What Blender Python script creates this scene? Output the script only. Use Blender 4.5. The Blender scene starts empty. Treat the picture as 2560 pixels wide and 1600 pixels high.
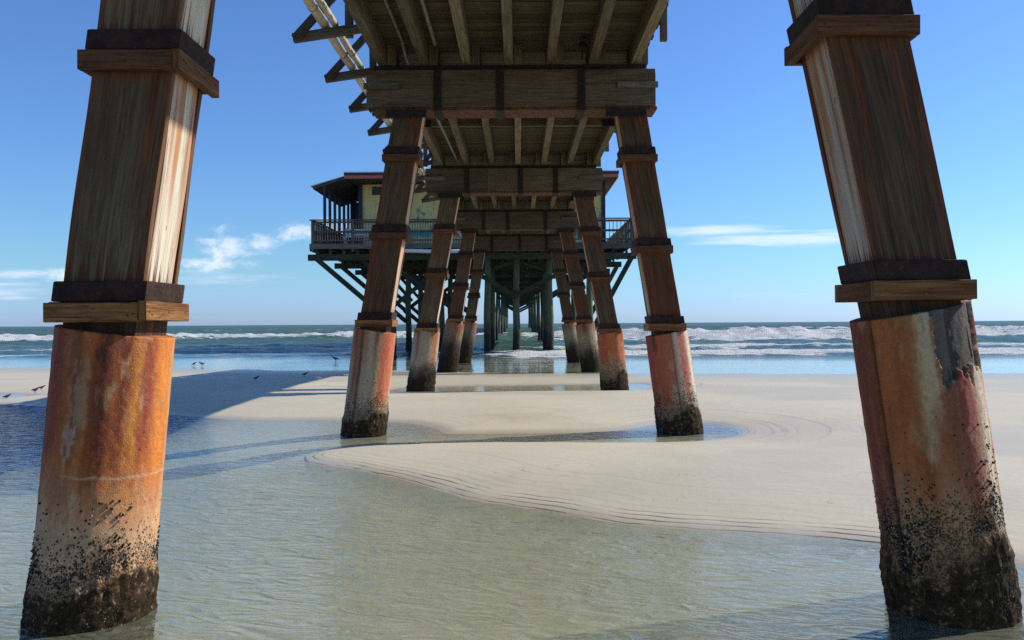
import bpy, math, random
import numpy as np
from mathutils import Vector
random.seed(7)
R = math.radians
scene = bpy.context.scene
COL = scene.collection

# ------------------------------------------------------------------ camera maths (used only to survey real positions)
F, CX, CY, H, ROLL = 2048.0, 1296.0, 809.0, 1.6, 0.0059
S = 2560 / 2419.0


def unroll(px, py):
    dx, dy = px - 1280, py - 800
    return 1280 + dx - dy * ROLL, 800 + dy + dx * ROLL


def atX(px, py, D):
    return (unroll(px, py)[0] - CX) * D / F


def atZ(px, py, D):
    return H + (CY - unroll(px, py)[1]) * D / F


def gnd(px, py):
    x, y = unroll(px, py)
    D = H * F / (y - CY)
    return ((x - CX) * D / F, D)


# ------------------------------------------------------------------ numpy noise
def _hash(ix, iy, seed):
    h = (ix.astype(np.int64) * 374761393 + iy.astype(np.int64) * 668265263 + seed * 974634777) & 0xFFFFFFFF
    h = ((h ^ (h >> 13)) * 1274126177) & 0xFFFFFFFF
    return ((h ^ (h >> 16)) & 0xFFFFFF) / float(0xFFFFFF)


def vnoise(x, y, seed=0):
    x = np.asarray(x, float); y = np.asarray(y, float)
    x, y = np.broadcast_arrays(x, y)
    ix, iy = np.floor(x), np.floor(y)
    fx, fy = x - ix, y - iy
    fx = fx * fx * (3 - 2 * fx); fy = fy * fy * (3 - 2 * fy)
    a = _hash(ix, iy, seed); b = _hash(ix + 1, iy, seed)
    c = _hash(ix, iy + 1, seed); d = _hash(ix + 1, iy + 1, seed)
    return (a * (1 - fx) + b * fx) * (1 - fy) + (c * (1 - fx) + d * fx) * fy


def fbm(x, y, seed=0, octv=4):
    t, a, s = 0, 0.5, 0
    for k in range(octv):
        t = t + a * vnoise(np.asarray(x) * 2 ** k, np.asarray(y) * 2 ** k, seed + k * 17)
        s += a; a *= 0.5
    return t / s


def sstep(a, b, x):
    t = np.clip((x - a) / (b - a), 0, 1)
    return t * t * (3 - 2 * t)


# ------------------------------------------------------------------ node helpers
class NT:
    def __init__(self, name, world=False):
        if world:
            self.m = bpy.data.worlds.new(name)
        else:
            self.m = bpy.data.materials.new(name)
        self.m.use_nodes = True
        self.t = self.m.node_tree
        self.t.nodes.clear()

    def n(self, typ, ins=None, out=0, **props):
        nd = self.t.nodes.new(typ)
        for k, v in props.items():
            setattr(nd, k, v)
        for k, v in (ins or {}).items():
            sk = nd.inputs[k]
            if isinstance(v, bpy.types.NodeSocket):
                self.t.links.new(v, sk)
            elif v is not None:
                if hasattr(sk.default_value, '__len__') and not hasattr(v, '__len__'):
                    v = (v,) * len(sk.default_value)
                if hasattr(sk.default_value, '__len__') and len(sk.default_value) == 4 and len(v) == 3:
                    v = (*v, 1)
                sk.default_value = v
        return nd if out is None else nd.outputs[out]

    def math(self, op, a, b=None, c=None, clamp=False):
        i = {0: a}
        if b is not None: i[1] = b
        if c is not None: i[2] = c
        return self.n('ShaderNodeMath', i, operation=op, use_clamp=clamp)

    def mul(self, a, b): return self.math('MULTIPLY', a, b)
    def add(self, a, b): return self.math('ADD', a, b)
    def mx(self, a, b): return self.math('MAXIMUM', a, b)

    def step(self, x, a, b, lo=0.0, hi=1.0):
        return self.n('ShaderNodeMapRange', {0: x, 1: a, 2: b, 3: lo, 4: hi}, interpolation_type='SMOOTHSTEP')

    def lin(self, x, a, b, lo=0.0, hi=1.0):
        return self.n('ShaderNodeMapRange', {0: x, 1: a, 2: b, 3: lo, 4: hi})

    def mix(self, f, a, b, blend='MIX'):
        return self.n('ShaderNodeMix', {0: f, 6: a, 7: b}, out=2, data_type='RGBA', blend_type=blend)

    def xyz(self, x=0.0, y=0.0, z=0.0):
        return self.n('ShaderNodeCombineXYZ', {0: x, 1: y, 2: z})

    def sep(self, v):
        return self.n('ShaderNodeSeparateXYZ', {0: v}, out=None).outputs

    def noise(self, vec, scale=1.0, detail=3.0, rough=0.55, dist=0.0):
        return self.n('ShaderNodeTexNoise', {'Vector': vec, 'Scale': scale, 'Detail': detail, 'Roughness': rough, 'Distortion': dist})

    def voro(self, vec, scale=1.0, feature='F1'):
        return self.n('ShaderNodeTexVoronoi', {'Vector': vec, 'Scale': scale}, feature=feature)

    def vscale(self, v, s):
        return self.n('ShaderNodeVectorMath', {0: v, 1: s}, operation='MULTIPLY')

    def attr(self, name, out=2):
        return self.n('ShaderNodeAttribute', out=out, attribute_name=name)

    def bump(self, h, strength=0.5, dist=0.01, normal=None):
        i = {'Strength': strength, 'Distance': dist, 'Height': h}
        if normal is not None: i['Normal'] = normal
        return self.n('ShaderNodeBump', i)

    def out(self, shader, vol=None):
        self.n('ShaderNodeOutputMaterial', {0: shader}, out=None)
        return self.m

    def pbr(self, col, rough=0.7, normal=None, spec=0.5, metal=0.0):
        i = {'Base Color': col, 'Roughness': rough, 'Specular IOR Level': spec, 'Metallic': metal}
        if normal is not None: i['Normal'] = normal
        return self.n('ShaderNodeBsdfPrincipled', i)


def uvnode(t): return t.n('ShaderNodeTexCoord', out=2)
def objco(t): return t.n('ShaderNodeTexCoord', out=3)
def pos(t): return t.n('ShaderNodeNewGeometry', out=0)


# ------------------------------------------------------------------ materials
def mat_wood(name, dark, light, rust=0.0, rustcol=(0.16, 0.045, 0.012), rough=0.8, green=0.0, bscale=1.0):
    t = NT(name)
    o = t.sep(uvnode(t))
    g = t.noise(t.xyz(t.mul(o[0], 55), t.mul(o[1], 2.2)), 1, 5, 0.6, 0.6)
    b = t.noise(t.xyz(t.mul(o[0], 7), t.mul(o[1], 1.1), 3.3), 1, 4)
    f = t.noise(t.xyz(t.mul(o[0], 190), t.mul(o[1], 7), 1.3), 1, 2)
    col = t.mix(t.step(g, 0.32, 0.68), dark, light)
    col = t.mix(t.lin(b, 0.3, 0.75, 0, 0.55), col, tuple(c * 0.45 for c in dark))
    tone = t.noise(t.xyz(t.mul(o[0], 0.41), t.mul(o[1], 0.015), 2.2), 1, 1)
    tv = t.lin(tone, 0.3, 0.7, 0.62, 1.38)
    col = t.mix(1.0, col, t.xyz(tv, tv, tv), 'MULTIPLY')
    # drying cracks
    cr = t.noise(t.xyz(t.mul(o[0], 34), t.mul(o[1], 0.9), 9.1), 1, 3)
    crk = t.step(t.math('ABSOLUTE', t.math('SUBTRACT', cr, 0.5)), 0.0, 0.012, 1, 0)
    col = t.mix(t.mul(crk, 0.7), col, tuple(c * 0.15 for c in dark))
    if rust > 0:
        r = t.noise(t.xyz(t.mul(o[0], 9), t.mul(o[1], 0.8), 7.7), 1, 4)
        col = t.mix(t.step(r, 0.62 - 0.3 * rust, 0.8 - 0.2 * rust), col, rustcol)
    if green > 0:
        p = t.noise(pos(t), 1.7, 4)
        col = t.mix(t.lin(p, 0.4, 0.7, 0, green), col, (0.035, 0.06, 0.03))
    h = t.add(t.mul(g, 0.7), t.add(t.mul(f, 0.3), t.mul(crk, -1.0)))
    return t.out(t.pbr(col, rough, t.bump(h, 0.6, 0.006 * bscale), spec=0.25))


def mat_casing(name, seed, light, dark, rust_amt=1.0, edge=1.0, red=0.0, streak_at=None):
    """weathered casing planks, shade painted into front and back: uv u = plank number + position across, v counts from collar to collar"""
    t = NT(name)
    o = t.sep(uvnode(t))
    u, v = o[0], o[1]
    fu, fv = t.math('FRACT', u), t.math('FRACT', v)
    us = t.add(u, seed * 3.71)
    grain = t.noise(t.xyz(t.mul(us, 10), t.mul(v, 1.4), seed), 1, 8, 0.68, 1.6)
    fine = t.noise(t.xyz(t.mul(us, 95), t.mul(v, 6), seed + 2), 1, 2)
    blot = t.noise(t.xyz(t.mul(us, 4), t.mul(v, 1.6), seed + 5), 1, 3)
    side = t.math('GREATER_THAN', t.math('MODULO', t.math('FLOOR', t.mul(u, 0.2)), 2.0), 0.5)   # planks 1 and 3: side boards kept pale as if sunlit
    fd, fl = tuple(c * k for c, k in zip(dark, (0.20, 0.145, 0.095))), tuple(c * k for c, k in zip(light, (0.225, 0.178, 0.125)))  # front and back planks painted dark to stand for shade
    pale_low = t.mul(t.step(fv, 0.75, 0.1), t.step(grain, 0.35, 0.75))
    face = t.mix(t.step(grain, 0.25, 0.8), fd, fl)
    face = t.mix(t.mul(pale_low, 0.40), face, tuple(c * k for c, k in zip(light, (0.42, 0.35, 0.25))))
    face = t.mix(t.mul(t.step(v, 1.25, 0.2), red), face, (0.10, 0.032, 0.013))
    lit_side = t.mix(t.step(grain, 0.22, 0.62), tuple(c * 1.15 for c in dark), light)
    col = t.mix(side, face, lit_side)
    col = t.mix(t.step(blot, 0.45, 0.8, 0, 0.5), col, t.mix(1.0, col, (0.45, 0.38, 0.32), 'MULTIPLY'))
    sp_ = t.noise(t.xyz(t.mul(us, 11), t.mul(v, 0.5), seed + 9.1), 1, 3)
    split = t.mul(t.step(t.math('ABSOLUTE', t.math('SUBTRACT', sp_, 0.5)), 0.0, 0.010, 1, 0), t.step(blot, 0.4, 0.6))
    col = t.mix(t.mul(split, 0.8), col, (0.012, 0.008, 0.005))
    # knots
    vk = t.n('ShaderNodeTexVoronoi', {'Vector': t.xyz(t.mul(us, 2.3), t.mul(v, 2.9), seed), 'Scale': 1.0}, feature='F1')
    knot = t.step(vk, 0.02, 0.06, 1, 0)
    col = t.mix(t.mul(knot, 0.85), col, (0.05, 0.025, 0.012))
    # rust
    s1 = t.noise(t.xyz(t.mul(us, 5.5), t.mul(v, 0.55), seed + 8), 1, 4, 0.6, 0.4)
    tong = t.noise(t.xyz(t.mul(us, 17), t.mul(v, 0.2), seed + 3), 1, 2)
    lim = t.add(0.035, t.mul(t.math('MAXIMUM', t.math('SUBTRACT', tong, 0.42), 0.0), 0.95))
    low = t.math('SUBTRACT', 1.0, t.math('DIVIDE', fv, lim))
    low = t.step(low, 0.0, 0.45)
    streak = t.mul(t.step(t.add(s1, t.mul(side, 0.05)), 0.50, 0.64), t.step(fv, 0.15, 0.8, 0.12, 1.0))
    top = t.mul(t.step(fv, 0.8, 1.0), t.step(tong, 0.2, 0.7, 0.3, 1.0))
    ed = t.math('MULTIPLY', t.math('ABSOLUTE', t.math('SUBTRACT', fu, 0.5)), 2.0)
    edr = t.mul(t.step(ed, 0.62, 1.0), t.step(s1, 0.28, 0.52))
    if streak_at is not None:
        c0 = t.add(t.math('SUBTRACT', fu, streak_at), t.mul(t.math('SUBTRACT', t.noise(t.xyz(0.0, t.mul(v, 1.3), seed), 1, 2), 0.5), 0.16))
        wdt = t.add(0.10, t.mul(t.math('SUBTRACT', grain, 0.5), 0.22))
        ms = t.mul(t.step(t.math('ABSOLUTE', c0), t.mul(wdt, 1.3), t.mul(wdt, 0.3)), t.mul(side, t.step(fv, 0.22, 0.62)))
        streak = t.mx(streak, t.mul(ms, 0.95))
    rust = t.mx(t.mul(streak, rust_amt), t.mx(low, t.mx(t.mul(top, rust_amt), t.mul(edr, edge))))
    rn = t.noise(t.xyz(t.mul(us, 30), t.mul(v, 4), seed + 1), 1, 4)
    rcol = t.mix(t.step(rn, 0.3, 0.7), (0.10, 0.028, 0.010), (0.40, 0.135, 0.030))
    rcol = t.mix(side, t.mix(1.0, rcol, (0.60, 0.45, 0.36), 'MULTIPLY'), t.mix(0.5, rcol, (0.46, 0.15, 0.026)))  # rust on front and back darkened with the same painted shade
    rcol = t.mix(t.mx(low, 0.0), rcol, (0.085, 0.024, 0.010))
    col = t.mix(t.mul(rust, 0.92), col, rcol)
    h = t.add(t.mul(grain, 0.6), t.add(t.mul(fine, 0.4), t.add(t.mul(knot, -0.4), t.mul(split, -1.0))))
    return t.out(t.pbr(col, 0.78, t.bump(h, 0.7, 0.006), spec=0.25))


def mat_rusty(name, a=(0.016, 0.008, 0.006), b=(0.045, 0.018, 0.011), c=(0.13, 0.07, 0.05)):
    t = NT(name)
    p = pos(t)
    n1 = t.noise(p, 14, 5, 0.65)
    n2 = t.noise(p, 60, 3)
    col = t.mix(t.step(n1, 0.35, 0.65), a, b)
    col = t.mix(t.step(t.noise(p, 30, 4), 0.62, 0.75, 0, 0.7), col, c)
    return t.out(t.pbr(col, 0.85, t.bump(t.add(n1, t.mul(n2, 0.6)), 0.8, 0.012), spec=0.3))


def mat_plain(name, col, rough=0.6, var=0.25, scale=6, bump=0.15, spec=0.4):
    t = NT(name)
    p = pos(t)
    n = t.noise(p, scale, 5, 0.6)
    c = t.mix(t.step(n, 0.3, 0.75), col, tuple(x * (1 - var) for x in col))
    return t.out(t.pbr(c, rough, t.bump(t.noise(p, scale * 7, 3), bump, 0.01), spec=spec))


def mat_jacket():
    t = NT('stained_concrete')
    c = t.attr('paint', 0)
    al = t.attr('crust', 2)
    p = objco(t)
    n1 = t.noise(p, 38, 5, 0.65)
    n2 = t.noise(p, 150, 3, 0.6)
    n3 = t.noise(p, 9, 5, 0.65)
    st = t.noise(t.vscale(p, (22, 22, 1.4)), 1, 4, 0.6, 0.5)
    col = t.mix(t.step(n1, 0.3, 0.7, 0, 0.45), c, t.mix(1.0, c, (0.55, 0.45, 0.38), 'MULTIPLY'))
    col = t.mix(t.step(st, 0.52, 0.7, 0, 0.35), col, t.mix(1.0, c, (0.5, 0.38, 0.3), 'MULTIPLY'))
    col = t.mix(t.step(n2, 0.58, 0.75, 0, 0.35), col, (0.55, 0.47, 0.38))
    # speckled growth
    sp = t.n('ShaderNodeTexVoronoi', {'Vector': p, 'Scale': 88.0, 'Randomness': 1.0}, out=None, feature='F1')
    cell = t.sep(sp.outputs['Color'])[0]
    clump = t.noise(p, 16, 3)
    thr = t.add(t.math('SUBTRACT', t.mul(al, 1.45), 0.12), t.mul(t.math('SUBTRACT', clump, 0.5), 1.1))
    dot = t.mul(t.step(t.math('SUBTRACT', thr, cell), 0.0, 0.06), t.step(sp.outputs['Distance'], 0.0, 0.75, 1, 0.35))
    solid = t.step(t.add(al, t.add(t.mul(t.math('SUBTRACT', n3, 0.5), 0.6), t.mul(t.math('SUBTRACT', n1, 0.5), 0.6))), 0.76, 1.0)
    cr = t.math('MAXIMUM', t.math('MINIMUM', dot, 1.0), solid)
    dk = t.mix(t.step(n1, 0.35, 0.7), (0.010, 0.007, 0.004), (0.050, 0.034, 0.018))
    dk = t.mix(t.step(n2, 0.62, 0.72, 0, 0.35), dk, (0.20, 0.17, 0.13))
    col = t.mix(cr, col, dk)
    h = t.add(t.mul(n1, 0.5), t.add(t.mul(n2, 0.4), t.mul(cr, 0.9)))
    return t.out(t.pbr(col, 0.8, t.bump(h, 0.8, 0.014), spec=t.lin(cr, 0, 1, 0.3, 0.06)))


def mat_barnacle():
    t = NT('barnacle_shell')
    a = t.attr('tone', 2)
    n = t.noise(pos(t), 120, 3)
    c = t.mix(a, (0.026, 0.017, 0.010), (0.42, 0.36, 0.30))
    c = t.mix(t.mul(n, 0.5), c, t.mix(1.0, c, (0.35, 0.32, 0.28), 'MULTIPLY'))
    return t.out(t.pbr(c, 0.85, t.bump(n, 0.6, 0.004), spec=0.08))


def mat_sand():
    t = NT('wet_sand')
    p = pos(t)
    sd = t.attr('shore', 2)          # metres from the nearest pool edge (+ dry side)
    wet = t.attr('wet', 2)
    n1 = t.noise(p, 0.55, 5, 0.6, 0.6)
    n2 = t.noise(t.vscale(p, (0.6, 2.0, 1)), 1.6, 5, 0.6, 0.8)
    gr = t.noise(p, 260, 2)
    gr2 = t.noise(p, 70, 3)
    col = t.mix(t.step(n1, 0.3, 0.7), (0.51, 0.462, 0.345), (0.555, 0.50, 0.37))
    col = t.mix(t.step(n2, 0.5, 0.75, 0, 0.6), col, (0.54, 0.45, 0.355))
    col = t.mix(t.step(gr, 0.55, 0.8, 0, 0.28), col, (0.20, 0.16, 0.12))
    col = t.mix(t.step(gr2, 0.6, 0.8, 0, 0.25), col, (0.60, 0.55, 0.48))
    # sediment lines, with the shading of small steps painted in, following the water's edge as it fell
    wob = t.add(sd, t.add(t.mul(t.math('SUBTRACT', t.noise(p, 0.7, 3), 0.5), 0.17), t.mul(t.math('SUBTRACT', t.noise(p, 5, 3), 0.5), 0.02)))
    edge = t.mul(t.step(wob, 0.0, 0.02), t.step(wob, 0.27, 0.36, 1, 0))
    w = t.math('SINE', t.mul(t.add(wob, t.mul(t.math('SUBTRACT', t.noise(p, 1.7, 2), 0.5), 0.05)), 66))
    line = t.mul(t.mul(t.step(w, 0.5, 0.95), edge), t.step(t.noise(p, 1.3, 3), 0.36, 0.56))
    line = t.mul(line, t.attr('terrace', 2))
    # faint arcs further out
    arcs = t.noise(t.xyz(t.mul(t.add(sd, t.mul(n1, 0.30)), 9), t.mul(n1, 1.5)), 1, 3)
    arc = t.mul(t.step(arcs, 0.50, 0.66), t.mul(t.step(sd, 0.25, 0.5), t.step(sd, 1.5, 2.8, 1, 0)))
    # foam-dregs scribbles left by the last swash
    sc = t.noise(t.vscale(p, (0.5, 0.8, 1)), 1.0, 6, 0.62, 1.2)
    scr = t.step(t.math('ABSOLUTE', t.math('SUBTRACT', sc, 0.52)), 0.0, 0.006, 1, 0)
    scr = t.mul(scr, t.mul(t.step(n1, 0.46, 0.6), t.step(sd, 0.4, 0.9)))
    col = t.mix(t.mul(arc, t.attr('arcs', 2)), col, (0.32, 0.28, 0.225))
    col = t.mix(t.mul(scr, 0.55), col, (0.36, 0.22, 0.14))
    col = t.mix(t.mul(line, t.lin(t.noise(p, 2.3, 3), 0.35, 0.65, 0.22, 0.88)), col, (0.105, 0.065, 0.045))
    vs = t.n('ShaderNodeTexVoronoi', {'Vector': p, 'Scale': 5.0, 'Randomness': 1.0}, out=None)
    vc_ = t.sep(vs.outputs['Color'])
    speck = t.mul(t.step(vs.outputs['Distance'], 0.03, 0.05, 1, 0), t.math('GREATER_THAN', vc_[0], 0.62))
    col = t.mix(t.mul(speck, 0.85), col, t.mix(t.math('GREATER_THAN', vc_[1], 0.4), (0.70, 0.66, 0.60), (0.09, 0.06, 0.045)))
    under = t.mul(t.step(sd, -0.25, 0.02, 1, 0), t.attr('bed', 2))
    ubt = t.mix(t.step(t.noise(p, 5, 4), 0.3, 0.7), (0.46, 0.44, 0.315), (0.53, 0.505, 0.375))
    col = t.mix(under, col, ubt)
    rough = t.mix(wet, (0.62,) * 3, (0.22,) * 3)
    rp = t.noise(t.vscale(p, (3, 12, 1)), 1.4, 3, 0.5, 0.7)
    bed = t.noise(t.vscale(p, (5, 11, 1)), 1.5, 3, 0.55, 1.2)
    bedf = t.noise(t.vscale(p, (1, 1.6, 1)), 24, 2, 0.5, 0.8)
    rp = t.add(t.mul(rp, t.math('SUBTRACT', 1.0, under)), t.mul(under, t.add(t.mul(bed, 4.0), t.mul(bedf, 0.8))))
    h = t.add(t.mul(gr2, 0.12), t.add(t.mul(rp, 0.35), t.add(t.mul(arc, -0.3), t.mul(line, -0.8))))
    col = t.mix(t.mul(wet, 0.45), col, t.mix(1.0, col, (0.55, 0.52, 0.5), 'MULTIPLY'))
    return t.out(t.pbr(col, rough, t.bump(t.add(h, t.mul(t.noise(t.vscale(p, (1.0, 1.7, 1)), 5.5, 4, 0.6, 0.5), 0.9)), 0.55, 0.012), spec=0.22))


def fres(t, normal, slope=0.0):
    # Schlick reflectance of water, the same from either side of the surface
    inc = t.n('ShaderNodeNewGeometry', out=4)
    c = t.math('ABSOLUTE', t.n('ShaderNodeVectorMath', {0: inc, 1: normal}, out=1, operation='DOT_PRODUCT'))
    c = t.math('SQRT', t.add(t.mul(c, c), t.mul(slope, slope)))      # wavelets too small to model lift the mean angle
    return t.add(0.02, t.mul(0.98, t.math('POWER', t.math('SUBTRACT', 1.0, c, clamp=True), 5.0)))


def mat_pool():
    t = NT('pool_water')
    p = pos(t)
    rip = t.attr('ripple', 2)
    rot = t.n('ShaderNodeVectorRotate', {'Vector': p, 'Angle': 0.22}, rotation_type='Z_AXIS')
    def ridge(vec, sc, det):
        q = t.noise(vec, sc, det, 0.5, 0.9)
        return t.math('SUBTRACT', 1.0, t.math('ABSOLUTE', t.math('SUBTRACT', t.mul(q, 2.0), 1.0)))
    n1 = ridge(t.vscale(rot, (0.5, 1.25, 1)), 6.0, 1.2)
    n2 = ridge(t.vscale(p, (0.7, 1.5, 1)), 17, 1.5)
    n4 = t.mul(t.noise(t.vscale(p, (0.6, 1.6, 1)), 3.2, 3, 0.5, 0.6), t.attr('shade_tint', 2))
    n3 = t.noise(t.vscale(p, (0.5, 1.0, 1)), 2.2, 2)
    h = t.add(t.mul(n1, 1.0), t.add(t.mul(n2, 0.16), t.add(t.mul(n3, 0.5), t.mul(n4, 2.2))))
    bs = t.mul(rip, 0.9)
    nrm = t.n('ShaderNodeBump', {'Strength': bs, 'Distance': 0.050, 'Height': h})
    gl = t.n('ShaderNodeBsdfGlossy', {'Color': (1, 1, 1), 'Roughness': t.lin(rip, 0, 1, 0.02, 0.07), 'Normal': nrm})
    # light that enters bends at the wavelets: bed seen through tint, navy where shade and sky reflection are painted in
    tr = t.n('ShaderNodeBsdfTransparent', {'Color': t.mix(t.attr('shade_tint', 2), (0.91, 0.96, 0.89), (0.03, 0.13, 0.40))})
    silt = t.n('ShaderNodeBsdfDiffuse', {'Color': t.mix(t.step(n3, 0.3, 0.7), (0.33, 0.35, 0.25), (0.39, 0.40, 0.29)), 'Normal': nrm})
    tr = t.n('ShaderNodeMixShader', {0: t.attr('murk', 2), 1: tr, 2: silt})
    f = fres(t, nrm, t.mul(rip, 0.10))
    return t.out(t.n('ShaderNodeMixShader', {0: f, 1: tr, 2: gl}))


def mat_sea():
    t = NT('sea_water')
    p = pos(t)
    foam, deep, rip = t.attr('foam', 2), t.attr('deep', 2), t.attr('ripple', 2)
    n1 = t.noise(t.vscale(p, (0.5, 1.0, 1)), 1.1, 4, 0.6, 0.6)
    n2 = t.noise(t.vscale(p, (0.6, 1.0, 1)), 5.0, 4, 0.6, 0.5)
    n0 = t.noise(t.vscale(p, (0.35, 1.0, 1)), 0.22, 4, 0.6, 0.5)
    h = t.add(t.mul(n1, 0.5), t.add(t.mul(n2, 0.16), t.mul(n0, 1.3)))
    nrm = t.n('ShaderNodeBump', {'Strength': rip, 'Distance': 0.55, 'Height': h})
    body = t.mix(t.step(n0, 0.3, 0.7), (0.034, 0.074, 0.072), (0.050, 0.102, 0.086))
    gf = t.attr('green', 2)
    body = t.mix(gf, body, (0.095, 0.20, 0.11))
    dif = t.n('ShaderNodeBsdfDiffuse', {'Color': body})
    tr = t.n('ShaderNodeBsdfTransparent', {'Color': (0.85, 0.95, 0.9)})
    under = t.n('ShaderNodeMixShader', {0: deep, 1: tr, 2: dif})
    gl = t.n('ShaderNodeBsdfGlossy', {'Color': (1, 1, 1), 'Roughness': t.lin(rip, 0, 1, 0.04, 0.22), 'Normal': nrm})
    fr = t.math('MULTIPLY', fres(t, nrm, t.mul(rip, 0.20)), t.lin(deep, 0, 1, 1.0, 0.62))
    w = t.n('ShaderNodeMixShader', {0: fr, 1: under, 2: gl})
    fn = t.noise(t.vscale(p, (0.30, 1.0, 0.6)), 1.5, 7, 0.66, 0.7)
    fn2 = t.voro(t.vscale(p, (1, 1.6, 1)), 1.5)
    ft = t.add(t.mul(foam, 0.82), t.add(t.mul(t.math('SUBTRACT', fn, 0.5), 1.9), t.mul(t.math('SUBTRACT', fn2, 0.4), 0.35)))
    fm = t.mul(t.step(ft, 0.42, 0.66), t.step(foam, 0.02, 0.12))
    fb = t.bump(t.add(fn, t.mul(t.noise(p, 9, 4), 0.4)), 0.9, 0.35)
    fcol = t.mix(t.step(fn, 0.28, 0.6), (0.60, 0.68, 0.69), (0.93, 0.94, 0.93))
    fd = t.n('ShaderNodeMixShader', {0: 0.35, 1: t.n('ShaderNodeBsdfDiffuse', {'Color': fcol, 'Normal': fb}), 2: t.n('ShaderNodeBsdfTranslucent', {'Color': fcol, 'Normal': fb})})
    return t.out(t.n('ShaderNodeMixShader', {0: fm, 1: w, 2: fd}))


def mat_mural():
    t = NT('mural_boards')
    p = pos(t)
    o = t.sep(p)
    x, z = o[0], o[2]
    base = t.mix(t.step(t.noise(p, 1.2, 4), 0.35, 0.7), (0.80, 0.64, 0.24), (0.68, 0.55, 0.22))
    grv = t.step(t.math('ABSOLUTE', t.math('SUBTRACT', t.math('FRACT', t.mul(x, 3.3)), 0.5)), 0.46, 0.5)
    wav = t.mul(t.math('SUBTRACT', t.noise(p, 2.5, 4), 0.5), 0.5)
    zz = t.add(z, wav)
    sea = t.mul(t.step(zz, 6.55, 6.7), t.step(zz, 7.0, 7.12, 1, 0))
    col = t.mix(sea, base, (0.10, 0.36, 0.30))
    fol = t.mul(t.step(t.noise(t.vscale(p, (1, 1, 0.7)), 2.4, 5), 0.52, 0.6), t.mul(t.step(x, -7.6, -6.9), t.step(zz, 8.0, 8.4, 1, 0)))
    col = t.mix(t.mul(fol, 0.85), col, t.mix(t.noise(p, 7, 2), (0.06, 0.16, 0.10), (0.20, 0.26, 0.12)))
    col = t.mix(t.mul(grv, 0.5), col, (0.18, 0.15, 0.07))
    return t.out(t.pbr(col, 0.7, t.bump(grv, 0.3, 0.02)))


M = {}
M['wood_grey'] = mat_wood('grey_timber', (0.11, 0.085, 0.055), (0.27, 0.215, 0.145), 0.35)
M['wood_cap'] = mat_wood('cap_timber', (0.085, 0.060, 0.034), (0.165, 0.122, 0.072), 0.18, (0.06, 0.022, 0.010))
M['wood_deck'] = mat_wood('deck_timber', (0.052, 0.042, 0.022), (0.115, 0.093, 0.050), 0.15)
M['wood_string'] = mat_wood('stringer_timber', (0.105, 0.080, 0.043), (0.21, 0.168, 0.098), 0.15, (0.07,0.035,0.015))
M['wood_frame'] = mat_wood('frame_timber', (0.16, 0.065, 0.020), (0.42, 0.20, 0.065), 0.50, (0.10, 0.028, 0.008))
M['wood_post'] = mat_wood('core_timber', (0.030, 0.017, 0.008), (0.09, 0.05, 0.022), 0.5)
M['wood_brkt'] = mat_wood('bracket_timber', (0.085, 0.066, 0.045), (0.16, 0.13, 0.09), 0.2)
M['wood_green'] = mat_wood('treated_timber', (0.030, 0.034, 0.019), (0.078, 0.082, 0.048), 0.10, (0.05, 0.03, 0.02), green=0.5)
M['wood_rail'] = mat_wood('railing_timber', (0.10, 0.085, 0.07), (0.20, 0.175, 0.145), 0.1)
M['rust'] = mat_rusty('rusted_steel')
M['rust_dark'] = mat_rusty('dark_steel', (0.010, 0.009, 0.007), (0.024, 0.018, 0.012), (0.05, 0.025, 0.013))
M['rust_orange'] = mat_rusty('orange_rust', (0.055, 0.026, 0.013), (0.13, 0.055, 0.024), (0.24, 0.165, 0.10))
M['jacket'] = mat_jacket()
M['barnacle'] = mat_barnacle()
M['pvc'] = mat_plain('pvc_pipe', (0.60, 0.53, 0.40), 0.45, 0.35, 3, 0.1)
M['conduit'] = mat_plain('grey_conduit', (0.20, 0.20, 0.18), 0.5, 0.4, 5)
M['steel_joint'] = mat_plain('pipe_clamp', (0.12, 0.11, 0.10), 0.5)
M['white'] = mat_plain('white_paint', (0.72, 0.72, 0.70), 0.5, 0.2)
M['navy'] = mat_plain('navy_paint', (0.018, 0.026, 0.042), 0.5, 0.3)
M['coral'] = mat_plain('coral_paint', (0.50, 0.13, 0.07), 0.55, 0.25)
M['flash'] = mat_plain('roof_flashing', (0.50, 0.50, 0.50), 0.4, 0.2)
M['roofing'] = mat_plain('roof_felt', (0.24, 0.23, 0.22), 0.9, 0.3)
M['soffit'] = mat_plain('soffit_boards', (0.085, 0.07, 0.055), 0.8, 0.4)
M['darkwall'] = mat_plain('dark_wall', (0.05, 0.055, 0.065), 0.7, 0.3)
M['mural'] = mat_mural()
M['bird'] = mat_plain('brown_feathers', (0.11, 0.09, 0.072), 0.8, 0.5, 60)
M['bird_w'] = mat_plain('white_feathers', (0.55, 0.53, 0.50), 0.8, 0.2, 60)
M['sand'] = mat_sand()
M['pool'] = mat_pool()
M['sea'] = mat_sea()


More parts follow.
